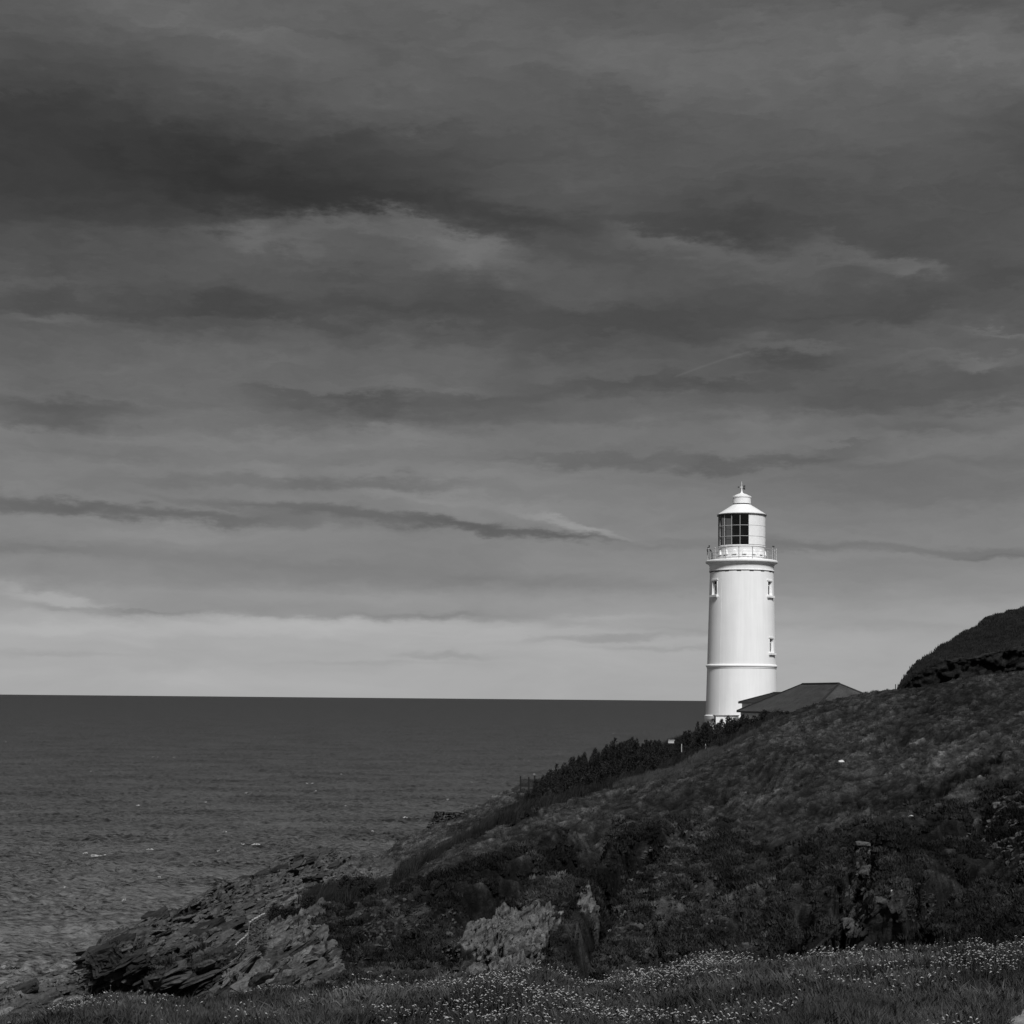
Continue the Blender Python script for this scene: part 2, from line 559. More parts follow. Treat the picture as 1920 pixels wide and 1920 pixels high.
def mat_rock(name, lo, hi):
    m, t, bs = new_mat(name)
    P = geo_pos(t)
    rnd = t.new('ShaderNodeObjectInfo').outputs['Random']
    s = t.new('ShaderNodeSeparateXYZ'); t.l.new(P, s.inputs[0])
    bed = t.m('SUBTRACT', s.outputs[2], t.m('MULTIPLY', s.outputs[0], 0.42))
    r1 = t.noise(t.comb(t.m('MULTIPLY', s.outputs[0], 0.7), t.m('MULTIPLY', s.outputs[1], 0.7), t.m('MULTIPLY', bed, 6.0)), 1.0, 7, 0.68)
    r2 = t.noise(P, 4.0, 7, 0.72)
    c = t.map(t.m('ADD', t.m('MULTIPLY', r1, 0.45), t.m('MULTIPLY', r2, 0.55)), 0.36, 0.64, lo, hi)
    c = t.m('MULTIPLY', c, t.map(rnd, 0, 1, 0.35, 1.6))
    t.l.new(c, bs.inputs['Base Color'])
    bs.inputs['Roughness'].default_value = 0.85
    bs.inputs['Specular IOR Level'].default_value = 0.2
    bp = t.new('ShaderNodeBump'); bp.inputs['Strength'].default_value = 0.8; bp.inputs['Distance'].default_value = 0.12
    t.l.new(t.m('ADD', r1, r2), bp.inputs['Height']); t.l.new(bp.outputs[0], bs.inputs['Normal'])
    return m


def mat_blade(name, lo, hi, rough=0.8, toned=False):
    m, t, bs = new_mat(name)
    rnd = t.new('ShaderNodeObjectInfo').outputs['Random']
    P = geo_pos(t)
    mp = t.new('ShaderNodeMapping'); mp.vector_type = 'TEXTURE'; mp.inputs['Rotation'].default_value = (0, 0, R(45)); mp.inputs['Scale'].default_value = (2.6, 0.8, 0.8)
    t.l.new(P, mp.inputs['Vector'])
    n = t.noise(mp.outputs[0], 1.2, 6, 0.7)
    nb = t.noise(P, 0.16, 5, 0.6)
    f = t.m('ADD', t.m('MULTIPLY', rnd, 0.25), t.m('ADD', t.m('MULTIPLY', t.map(n, 0.36, 0.64, 0, 1), 0.45), t.m('MULTIPLY', t.map(nb, 0.36, 0.64, 0, 1), 0.3)))
    col = t.map(f, 0, 1, lo, hi)
    if toned:
        an_t = t.new('ShaderNodeAttribute'); an_t.attribute_name = 'tone'; an_t.attribute_type = 'INSTANCER'
        col = t.m('MULTIPLY', col, an_t.outputs['Fac'])
    t.l.new(col, bs.inputs['Base Color'])
    bs.inputs['Roughness'].default_value = rough
    bs.inputs['Specular IOR Level'].default_value = 0.15
    return m


def mat_sea():
    m, t, bs = new_mat('sea_water')
    P = geo_pos(t)
    s = t.new('ShaderNodeSeparateXYZ'); t.l.new(P, s.inputs[0])
    v = t.comb(t.m('MULTIPLY', s.outputs[0], 0.55), s.outputs[1], s.outputs[2])
    n1 = t.noise(v, 0.22, 6, 0.62, 0.6)
    n2 = t.noise(v, 0.03, 4, 0.55)
    n3 = t.noise(v, 1.1, 4, 0.6)
    foam = t.noise(v, 0.11, 8, 0.7, 0.4)
    n4 = t.noise(t.comb(t.m('MULTIPLY', s.outputs[0], 0.42), s.outputs[1], s.outputs[2]), 0.85, 5, 0.72)
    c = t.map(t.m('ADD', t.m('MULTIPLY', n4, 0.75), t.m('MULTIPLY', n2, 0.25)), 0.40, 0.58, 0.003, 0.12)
    c = t.m('MULTIPLY', c, t.map(t.m('DIVIDE', 280.0, t.m('MAXIMUM', s.outputs[1], 100.0)), 0, 1, 0.40, 1.40))   # paler near the shore, darker towards the horizon
    t.l.new(c, bs.inputs['Base Color'])
    t.l.new(t.map(t.m('DIVIDE', 280.0, t.m('MAXIMUM', s.outputs[1], 100.0)), 0, 0.6, 0.46, 0.24), bs.inputs['Roughness'])
    bs.inputs['IOR'].default_value = 1.33
    bp = t.new('ShaderNodeBump'); bp.inputs['Strength'].default_value = 1.0; bp.inputs['Distance'].default_value = 1.1
    t.l.new(t.m('ADD', n1, t.m('MULTIPLY', n3, 0.14)), bp.inputs['Height'])
    t.l.new(bp.outputs[0], bs.inputs['Normal'])
    return m


M_wall = mat_white_wall()
M_terr = mat_terrain()
M_rock = mat_rock('grey_slate_rock', 0.006, 0.088)
M_pale = mat_rock('pale_lichened_rock', 0.012, 0.18)
M_drock = mat_rock('dark_slate_rock', 0.010, 0.06)
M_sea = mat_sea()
M_metalw = simple('white_metal_paint', 0.80, 0.06, 2.0, 0.45)
M_bar = simple('grey_white_bars', 0.42, 0.1, 2.0, 0.5)
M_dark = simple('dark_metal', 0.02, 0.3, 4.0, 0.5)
M_post = simple('weathered_dark_wood', 0.015, 0.3, 5.0, 0.85)
M_int = simple('dark_interior', 0.012, 0.2, 3.0, 0.9)
M_slate = None

# ------------------------------------------------------------------ sea
def axis(dense0, dense1, nd, out0, out1, no):
    a = np.linspace(dense0, dense1, nd)
    l = np.linspace(out0, dense0, no, endpoint=False)
    r = np.linspace(dense1, out1, no + 1)[1:]
    return np.concatenate([l, a, r])


def build_sea():
    U = axis(-0.31, 0.14, 640, -1.2, 1.2, 40)
    inv = np.linspace(1 / 180.0, 1 / 4500.0, 800)
    Yr = 1 / inv
    UU, YY = np.meshgrid(U, Yr)
    X = UU * YY
    a = R(20)
    xr = X * math.cos(a) + YY * math.sin(a); yr = -X * math.sin(a) + YY * math.cos(a)
    fade = 1 - smooth(2500, 4500, YY)
    h = 0.55 * fbm(xr / 16, yr / 8, octv=3, seed=3, ridge=True, gain=0.6)
    h += 0.75 * fbm(xr / 4.6, yr / 2.6, octv=2, seed=9, ridge=True) * (0.5 + smooth(-.4, .4, fbm(xr / 14, yr / 9, octv=2, seed=11)))
    h += 0.5 * fbm(xr / 60, yr / 35, octv=2, seed=5)
    Z = h * fade * 1.0
    V = np.stack([X, YY, Z], -1).reshape(-1, 3)
    me = mesh_np('sea', V, grid_faces(len(Yr), len(U)))
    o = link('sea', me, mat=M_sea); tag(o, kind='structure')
    # far sea out to the horizon
    q = np.tan(np.linspace(-1.35, 1.35, 41))
    rr = np.array([4500, 5000, 12000, 40000, 150000, 400000.0])
    UU, YY = np.meshgrid(q[(q > -4.5) & (q < 4.5)], rr)
    V = np.stack([UU * YY, YY, np.zeros_like(YY)], -1).reshape(-1, 3)
    me = mesh_np('distant_sea', V, grid_faces(len(rr), UU.shape[1]))
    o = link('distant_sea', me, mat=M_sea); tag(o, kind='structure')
    q = MB(); q.add([(-1500, -900, -0.4), (1500, -900, -0.4), (1500, 181, -0.4), (-1500, 181, -0.4)], [(0, 1, 2, 3)])
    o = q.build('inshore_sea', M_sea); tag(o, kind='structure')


build_sea()


def build_foam():
    m, t, bs = new_mat('sea_foam')
    t.l.new(t.map(t.noise(geo_pos(t), 3.0, 5, 0.6), 0.35, 0.65, 0.18, 0.45), bs.inputs['Base Color'])
    bs.inputs['Roughness'].default_value = 0.8
    caps = [(74, 1598, 12), (190, 1601, 34), (160, 1596, 10), (195, 1613, 8), (455, 1580, 7), (480, 1580, 16), (420, 1557, 14), (410, 1592, 7), (386, 1502, 6),
            (462, 1485, 6), (487, 1482, 6), (580, 1467, 16), (591, 1481, 5), (173, 1445, 7), (288, 1418, 5), (296, 1418, 4), (326, 1419, 4), (515, 1381, 4),
            (142, 1489, 4), (216, 1406, 3), (10, 1390, 4), (61, 1372, 3), (342, 1346, 3), (232, 1683, 6), (2, 1672, 10), (260, 1508, 9), (60, 1484, 4),
            (485, 1414, 3), (650, 1509, 8), (760, 1530, 9), (700, 1556, 7), (840, 1497, 6), (790, 1536, 5), (985, 1453, 5), (1002, 1450, 5), (884, 1465, 4), (280, 1590, 18), (440, 1656, 16),
            (300, 1640, 7), (120, 1660, 5), (640, 1450, 4), (740, 1420, 3), (1150, 1375, 3)]
    V = []; Fs = []
    rs = random.Random(3)
    for (x, y, wd) in caps:
        d = ray(x, y); s = (0.9 - CAM_Z) / d[2]; c = np.array([0, 0, CAM_Z]) + d * s
        mpp = s / F * 1.0
        W = wd * mpp; 
        for k in range(4):
            cx = c[0] + rs.uniform(-.4, .4) * W; cy = c[1] + rs.uniform(-1, 1) * 1.2
            n0 = len(V); L = W * rs.uniform(0.2, 0.55); n = 9
            ph = rs.uniform(0, 9)
            for i in range(n):
                tt = i / (n - 1)
                hh = (math.sin(PI * tt) ** 0.7) * rs.uniform(0.05, 0.20) * min(1.1, 0.4 + W / 3)
                zz = 0.35 + 0.12 * math.sin(ph + tt * 5)
                x_ = cx + (tt - .5) * L; y_ = cy + 0.35 * math.sin(ph + tt * 4)
                V += [(x_, y_ - 0.35, zz), (x_, y_, zz + hh + 0.1), (x_, y_ + 0.45, zz)]
            for i in range(n - 1):
                a = n0 + i * 3
                Fs += [(a, a + 3, a + 4, a + 1), (a + 1, a + 4, a + 5, a + 2)]
    me = bpy.data.meshes.new('wave_foam'); me.from_pydata(V, [], Fs); me.update()
    o = link('wave_foam', me, mat=m, smooth_=True); tag(o, 'white foam breaking on the crests of small waves', 'foam', kind='stuff')


build_foam()

# ------------------------------------------------------------------ headland


def fn(pts):
    xs = [p[0] for p in pts]; v = [p[1] for p in pts]
    return lambda x: np.interp(x, xs, v)


def line(pts):
    """pts: (x px, y px, distance) -> arrays over u of (Y, Z)"""
    P = np.array([at(x, y, Y) for x, y, Y in pts])
    u = P[:, 0] / P[:, 1]
    return lambda U: (np.interp(U, u, P[:, 1]), np.interp(U, u, P[:, 2]))


def profile_grid(lines, U, counts, sm=5):
    """lines: list of functions; returns Y,Z arrays [rows, cols]"""
    YZ = [l(U) for l in lines]
    Ys, Zs = [], []
    for i, c in enumerate(counts):
        t = np.linspace(0, 1, c, endpoint=False)[:, None]
        Ys.append(YZ[i][0][None] * (1 - t) + YZ[i + 1][0][None] * t)
        Zs.append(YZ[i][1][None] * (1 - t) + YZ[i + 1][1][None] * t)
    Ys.append(YZ[-1][0][None]); Zs.append(YZ[-1][1][None])
    Y = np.concatenate(Ys); Z = np.concatenate(Zs)
    return Y, Z


def blur(A, k, axis=0):
    if k < 1: return A
    ker = np.hanning(2 * k + 3)[1:-1]; ker /= ker.sum()
    pad = [(0, 0), (0, 0)]; pad[axis] = (k, k)
    B = np.pad(A, pad, mode='edge')
    out = 0
    for i, wt in enumerate(ker):
        sl_ = [slice(None), slice(None)]; sl_[axis] = slice(i, i + A.shape[axis])
        out = out + wt * B[tuple(sl_)]
    return out


def const_line(Yv, Zv):
    return lambda U: (np.full_like(U, Yv), np.full_like(U, Zv))


# crest of the front slope (x, y, distance)
LA = [(-900, 2050, 105), (-200, 1925, 104), (0, 1880, 103), (140, 1858, 103), (185, 1800, 103), (260, 1778, 103), (400, 1760, 102), (500, 1742, 101), (600, 1712, 103), (740, 1662, 108),
      (880, 1582, 114), (1000, 1522, 120), (1100, 1490, 125), (1150, 1476, 128), (1250, 1446, 133), (1330, 1408, 136), (1400, 1376, 138),
      (1450, 1346, 140), (1500, 1327, 141), (1560, 1314, 142), (1612, 1303, 142), (1690, 1290, 141), (1760, 1278, 140), (1830, 1268, 139), (1920, 1256, 138), (2100, 1235, 138), (3200, 1150, 140)]
# lip of the seaward cliff under the front slope
LL = [(-900, 2150, 96), (-200, 2010, 95), (0, 1950, 95), (140, 1910, 95), (185, 1812, 95), (230, 1812, 94), (270, 1850, 92), (330, 1815, 93), (400, 1812, 93), (450, 1840, 91), (520, 1870, 88), (560, 1885, 86), (700, 1885, 84), (850, 1880, 83), (1000, 1880, 82),
      (1150, 1880, 81), (1300, 1875, 80), (1400, 1860, 80), (1440, 1815, 82), (1480, 1765, 83), (1520, 1775, 83), (1560, 1735, 84), (1600, 1712, 85), (1680, 1705, 85), (1740, 1738, 84), (1790, 1775, 83), (1840, 1830, 80), (1920, 1830, 78), (2100, 1800, 78), (3200, 1700, 78)]
# middle control of the front slope
LM = [(-900, 2080, 101), (-200, 1960, 100), (0, 1905, 99), (140, 1880, 99), (185, 1806, 99), (260, 1787, 99), (400, 1775, 98), (500, 1765, 97), (600, 1750, 96), (740, 1720, 98), (880, 1670, 100), (1000, 1645, 102), (1150, 1620, 105),
      (1300, 1590, 108), (1450, 1545, 110), (1600, 1510, 111), (1750, 1480, 110), (1920, 1470, 108), (2100, 1450, 108), (3200, 1380, 108)]
# edge of the far slope, seen against the sea
LB = [(-900, 1990, 150), (-200, 1895, 138), (0, 1852, 130), (100, 1826, 126), (168, 1812, 122), (180, 1778, 121), (270, 1722, 124), (340, 1700, 126), (440, 1658, 130), (490, 1642, 132), (535, 1612, 136), (640, 1606, 142), (700, 1612, 150),
      (760, 1580, 158), (820, 1548, 164), (900, 1510, 170), (975, 1474, 176), (1060, 1462, 190), (1200, 1424, 205), (1320, 1376, 226), (1450, 1376, 236), (1700, 1372, 240), (3200, 1372, 250)]


def shift_line(L, dY, dz):
    def f(U):
        Y, Z = line(L)(U)
        return Y + dY, Z + dz
    return f


def lineV(U):
    YA, ZA = line(LA)(U); YB, ZB = line(LB)(U)
    t = 0.16
    Y = YA + 7; lift = np.interp(U, [-0.35, -0.07, 0.1, 0.15, 0.3], [-0.9, -1.6, -2.0, -2.2, -2.4])
    return Y, ZA + lift


def lineW(U):
    YA, ZA = lineV(U); YB, ZB = line(LB)(U)
    Y = YA * 0.55 + YB * 0.45
    return Y, ZA * 0.62 + ZB * 0.38 - 0.25


U_main = axis(-0.302, 0.302, 860, -0.75, 0.9, 60)
lines = [const_line(34, CAM_Z - 21), shift_line(LL, -7, -12), shift_line(LL, 1.2, -4.5), shift_line(LL, 0.6, -1.0), line(LL), line(LM), line(LA), lineV, lineW, line(LB),
         shift_line(LB, 5, -9), shift_line(LB, 16, -52)]
counts = [8, 60, 26, 10, 190, 250, 36, 70, 120, 16, 10]
Y0, Z0 = profile_grid(lines, U_main, counts)
row_id = np.concatenate([np.full(c, i) for i, c in enumerate(counts)] + [np.array([len(counts)])])
for _ in range(1):
    Yb, Zb = blur(Y0, 6, 0), blur(Z0, 6, 0)
    keep = np.ones_like(Y0)
    Y0 = Yb * keep + Y0 * (1 - keep); Z0 = Zb
Y0 = blur(Y0, 5, 1); Z0 = blur(Z0, 3, 1)
UU = np.broadcast_to(U_main[None], Y0.shape)
X0 = UU * Y0
PX, PY = px(np.stack([X0, Y0, Z0], -1))
ROW = np.broadcast_to(row_id[:, None], Y0.shape)
# wobble of the mask edges
wob = 24 * fbm(X0 / 1.6, Y0 / 2.2, Z0 / 1.0, octv=3, seed=21)
MX = PX + wob; MY = PY + 0.7 * wob
front = ROW <= 5
back = ROW >= 6
rock = np.zeros_like(X0); pale = np.zeros_like(X0); dark = np.zeros_like(X0)


def zone(arr, poly, amt=1.0, soft=7, where=None):
    mk = poly_mask(MX, MY, poly, soft) * amt
    if where is not None: mk = mk * where
    return np.maximum(arr, mk)


far_rock = zone(rock, [(-1500, 2400), (-1500, 1500), (540, 1560), (720, 1600), (745, 1640), (660, 1690), (560, 1745), (500, 1760), (575, 1735), (640, 1800), (625, 1850), (590, 1900), (500, 2000), (300, 2200)], 1.0)
rock = np.maximum(rock, far_rock)
rock = np.maximum(rock, zone(rock, [(855, 1775), (880, 1738), (930, 1716), (1045, 1702), (1040, 1740), (1015, 1815), (985, 1850), (870, 1850), (895, 1795)], 1, 5, front))
rock = np.maximum(rock, zone(rock, [(1078, 1690), (1100, 1672), (1125, 1690), (1118, 1712), (1085, 1708)], 1, 4, front))
rock = np.maximum(rock, zone(rock, [(1580, 1700), (1600, 1600), (1640, 1575), (1650, 1640), (1700, 1720), (1760, 1750), (1700, 1820), (1560, 1820)], 0.75, 10, front))
rock = np.maximum(rock, np.where(ROW <= 3, 0.85, 0))
rock = np.maximum(rock, np.where(ROW >= 10, 1.0, 0))
scrub = zone(np.zeros_like(rock), [(600, 1720), (740, 1700), (850, 1720), (860, 1900), (560, 1900)], 0.45, 20, front)
scrub2 = zone(np.zeros_like(rock), [(1130, 1560), (1300, 1560), (1290, 1780), (1140, 1850), (1100, 1850)], 0.40, 20, front)
scrub3 = zone(np.zeros_like(rock), [(1820, 1540), (1940, 1440), (1940, 1640), (1840, 1600)], 0.45, 20, front)
rock = np.maximum.reduce([rock, scrub, scrub2, scrub3])
pale = zone(pale, [(420, 1740), (560, 1728), (630, 1800), (620, 1880), (400, 1900), (430, 1800)], 0.55, 12, front)
pale = zone(pale, [(855, 1775), (880, 1738), (930, 1716), (1045, 1702), (1040, 1740), (1015, 1815), (985, 1850), (870, 1850)], 0.8, 5, front)
pale = zone(pale, [(1085, 1690), (1100, 1678), (1118, 1690), (1112, 1706), (1090, 1704)], 0.6, 4, front)
pale = zone(pale, [(-400, 1960), (-50, 1845), (160, 1795), (168, 1830), (60, 1880), (-100, 1990)], 1.0, 8)
pale = zone(pale, [(470, 1690), (600, 1640), (690, 1630), (700, 1650), (600, 1680), (480, 1720)], 0.7, 8, back)
dark = zone(dark, [(160, 1795), (240, 1790), (430, 1800), (420, 1850), (330, 1885), (180, 1880)], 0.35, 10)  # shadow below the overhanging nose, painted into the rock colour
dark = zone(dark, [(1440, 1760), (1540, 1740), (1590, 1690), (1640, 1740), (1700, 1735), (1790, 1765), (1820, 1830), (1400, 1830)], 0.85, 10)  # darkness of the caves painted into the colour
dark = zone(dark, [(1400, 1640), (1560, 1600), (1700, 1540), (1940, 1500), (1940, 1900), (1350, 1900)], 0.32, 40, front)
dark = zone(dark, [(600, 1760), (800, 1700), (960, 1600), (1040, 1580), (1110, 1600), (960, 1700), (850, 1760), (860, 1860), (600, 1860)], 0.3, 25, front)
dark = zone(dark, [(985, 1610), (1060, 1575), (1140, 1590), (1250, 1560), (1240, 1600), (1140, 1650), (1090, 1640)], 0.5, 14, front)  # shaded hollow at the gully head, painted dark
dark = zone(dark, [(1130, 1640), (1240, 1590), (1190, 1640), (1150, 1720), (1135, 1790), (1120, 1830), (1115, 1740)], 0.9, 6)  # gully shade painted into the colour
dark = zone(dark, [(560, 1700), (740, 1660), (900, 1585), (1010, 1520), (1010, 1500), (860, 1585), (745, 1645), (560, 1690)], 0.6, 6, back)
# gullies and steps on the front slope (image polyline, width px, depth m)
dep = np.zeros_like(X0)


def gully(pl_, wd, depth, side=None):
    global dep
    d = np.full(X0.shape, 1e9)
    for (x1, y1), (x2, y2) in zip(pl_[:-1], pl_[1:]):
        dx, dy = x2 - x1, y2 - y1
        t = np.clip(((MX - x1) * dx + (MY - y1) * dy) / (dx * dx + dy * dy), 0, 1)
        d = np.minimum(d, np.hypot(MX - x1 - t * dx, MY - y1 - t * dy))
    wd = wd * np.clip(0.95 + 1.1 * fbm(X0 / 1.4 + wd, Y0 / 1.4, Z0 / 0.9, octv=3, seed=151), 0.25, 2.0)
    dep = np.maximum(dep, depth * (0.75 + 0.5 * fbm(X0 / 2.5, Y0 / 2.5, octv=2, seed=153)) * (1 - smooth(0.2, 1.0, d / wd)) * (front if side is None else side))


gully([(1640, 1600), (1625, 1660), (1600, 1720), (1600, 1830)], 24, 3.0)
gully([(1720, 1735), (1680, 1760), (1650, 1820)], 40, 2.2)
gully([(1500, 1745), (1480, 1790), (1490, 1830)], 34, 1.8)
gully([(820, 1740), (840, 1800), (850, 1850)], 26, 1.2)
gully([(1180, 1600), (1060, 1600), (1010, 1640)], 22, 0.9)
gully([(1290, 1555), (1230, 1600), (1180, 1640)], 16, 0.9)
gully([(1500, 1660), (1440, 1690), (1380, 1700)], 16, 0.6)
gully([(1920, 1530), (1850, 1550), (1800, 1560)], 16, 0.8)
gully([(960, 1600), (880, 1640), (800, 1650)], 14, 0.5)
gully([(1250, 1740), (1230, 1790), (1260, 1830)], 18, 0.9)
gully([(1330, 1770), (1360, 1810)], 20, 0.9)
gully([(700, 1770), (650, 1800)], 16, 0.8)
gully([(1600, 1508), (1660, 1505), (1770, 1488), (1880, 1440)], 10, 0.8)
gully([(1430, 1590), (1500, 1585)], 12, 0.8)
gully([(1340, 1540), (1240, 1560)], 9, 0.5)
gully([(330, 1800), (345, 1850)], 26, 2.5)
gully([(290, 1740), (270, 1800), (250, 1860)], 16, 1.6)
gully([(1000, 1815), (1030, 1750), (1070, 1745)], 12, 1.6)
gully([(880, 1800), (905, 1812), (925, 1840)], 14, 1.6)
gully([(940, 1770), (925, 1800), (945, 1840)], 8, 1.0)

for q in ([(230, 1790), (300, 1760), (400, 1722), (460, 1700)], [(330, 1795), (430, 1748), (480, 1728)], [(300, 1740), (420, 1692), (520, 1655), (600, 1640)], [(440, 1672), (540, 1630), (640, 1625)], [(250, 1815), (330, 1785), (420, 1760)]):
    gully(q, 7, 0.9, np.ones_like(X0))
wob2 = 9 * fbm(X0 / 1.3, Y0 / 1.8, octv=3, seed=171) + 10 * fbm(X0 / 4.0, Y0 / 5.0, octv=2, seed=173)


def scarp(pl_, wd, depth, soft=5):
    """edge of a spur: the ground on the upper left of the line lies lower"""
    global dep
    xs_, ys_ = PX + wob2, PY + wob2 * .7
    best = np.full(X0.shape, 1e9); sg = np.zeros_like(X0); al_ = np.zeros_like(X0)
    n = len(pl_) - 1
    for k, ((x1, y1), (x2, y2)) in enumerate(zip(pl_[:-1], pl_[1:])):
        dx, dy = x2 - x1, y2 - y1
        t = np.clip(((xs_ - x1) * dx + (ys_ - y1) * dy) / (dx * dx + dy * dy), 0, 1)
        d = np.hypot(xs_ - x1 - t * dx, ys_ - y1 - t * dy)
        c = (dx * (ys_ - y1) - dy * (xs_ - x1))
        m_ = d < best
        best = np.where(m_, d, best); sg = np.where(m_, -np.sign(c), sg); al_ = np.where(m_, (k + t) / n, al_)
    sd = best * sg          # positive on the upper left
    ends = smooth(0, .18, al_) * smooth(1.0, .82, al_)
    prof_ = smooth(-soft, soft, sd) * (1 - smooth(0.15, 1.0, sd / wd))
    dep = np.maximum(dep, 1.45 * depth * prof_ * ends * front)


scarp([(850, 1790), (880, 1752), (920, 1722), (960, 1700), (1040, 1650), (1105, 1605), (1190, 1570)], 75, 2.4)
scarp([(1118, 1870), (1126, 1790), (1146, 1725), (1168, 1672), (1200, 1632), (1262, 1586)], 62, 3.2, 4)
scarp([(870, 1605), (940, 1562), (1010, 1540), (1090, 1516), (1220, 1496)], 26, 0.8)
scarp([(1590, 1820), (1596, 1740), (1612, 1660), (1636, 1585)], 42, 2.4, 4)
scarp([(1215, 1790), (1250, 1735), (1310, 1698), (1400, 1660)], 50, 1.2)
scarp([(1380, 1800), (1420, 1730), (1490, 1680), (1560, 1650)], 50, 1.3)
scarp([(560, 1800), (640, 1762), (740, 1722), (870, 1690)], 40, 0.9)
scarp([(620, 1850), (700, 1800), (800, 1760)], 40, 0.9)
scarp([(1660, 1640), (1720, 1600), (1800, 1570), (1900, 1550)], 45, 1.1)
scarp([(1700, 1760), (1760, 1700), (1850, 1650), (1940, 1640)], 50, 1.2)
scarp([(1230, 1570), (1330, 1520), (1450, 1490), (1560, 1480)], 40, 0.8)
scarp([(1400, 1480), (1500, 1440), (1640, 1420)], 30, 0.5)
scarp([(1560, 1430), (1680, 1390), (1840, 1380)], 30, 0.5)
# relief
sl_x = X0 * 0.93 + Z0 * 1.0
an = R(45)
wx_ = 1.2 * fbm(X0 / 6, Y0 / 6, octv=2, seed=29)
xr = X0 * math.cos(an) + Y0 * math.sin(an); yr = -X0 * math.sin(an) + Y0 * math.cos(an) + wx_
tuss = fbm(xr / 3.2, yr / 1.0, octv=4, seed=31, gain=0.6)
tuss2 = fbm(xr / 0.9, yr / 0.36, octv=2, seed=35)
fold = fbm(xr / 16, yr / 5.0, octv=3, seed=37, ridge=True)
terr = fbm(X0 / 7, Y0 / 7, octv=2, seed=39) * 1.2 + (yr / 3.1)
terr = terr - np.floor(terr); terr = np.where(terr < .8, terr / .8, (1 - terr) / .2)
big = fbm(X0 / 9, Y0 / 9, octv=3, seed=41)
warpz = 0.8 * fbm(X0 / 5, Y0 / 5, Z0 / 4, octv=3, seed=51)
bedc = (Z0 - 0.42 * X0 + 0.10 * Y0 + warpz) / 1.05
saw = bedc - np.floor(bedc)
stepz = (np.where(saw < 0.75, saw / 0.75, (1 - saw) / 0.25) - 0.5)
bed2 = (Z0 - 0.42 * X0 + 0.10 * Y0 + warpz * 1.4) / 0.37
saw2 = bed2 - np.floor(bed2)
step2 = saw2 - 0.5
jag = fbm(X0 / 1.7, Y0 / 1.7, Z0 / 1.2, octv=5, seed=61, ridge=True, gain=0.6)
blk = fbm(X0 / 3.5, Y0 / 3.5, Z0 / 2.5, octv=2, seed=71)
blk = np.round(blk * 5) / 5
near = (ROW < 11).astype(float)
rk = np.clip(rock, 0, 1)
dz = (1 - rk) * (0.38 * tuss + 0.20 * tuss2 + 0.65 * fold + 0.22 * terr * smooth(-.2, .3, big)) + 0.35 * big * (1 - 0.5 * rk)
dz += rk * (0.60 * stepz + 0.28 * step2 + (0.48 * jag + 0.6 * blk) * (1 - 0.6 * pale))
dz -= dep
vpic = -PY / 36.0
pp = 0.88 * X0 - 0.42 * vpic; qq = 0.42 * X0 + 0.88 * vpic
stri = fbm(pp / 0.55, qq / 3.0, octv=4, seed=141, ridge=True, gain=0.6)
pz = pale * front * rk
dz += pz * (1.15 * stri - 0.1)
dY = rk * (0.55 * jag + 0.5 * blk - 0.3 * step2) + dep * 0.9
ri = np.arange(len(row_id))[:, None] * np.ones((1, X0.shape[1]))
iA = counts[0] + sum(counts[1:6]); iB = sum(counts[:9])
cf = 1 - 0.72 * np.exp(-((ri - iA) / 26.0) ** 2) * (1 - rk)
dz = dz * cf
Z1 = Z0 + dz * near
Y1 = Y0 + dY * near * (ROW > 0)
X1 = X0 + rk * 0.4 * jag * near
TV = np.stack([X1, Y1, Z1], -1)
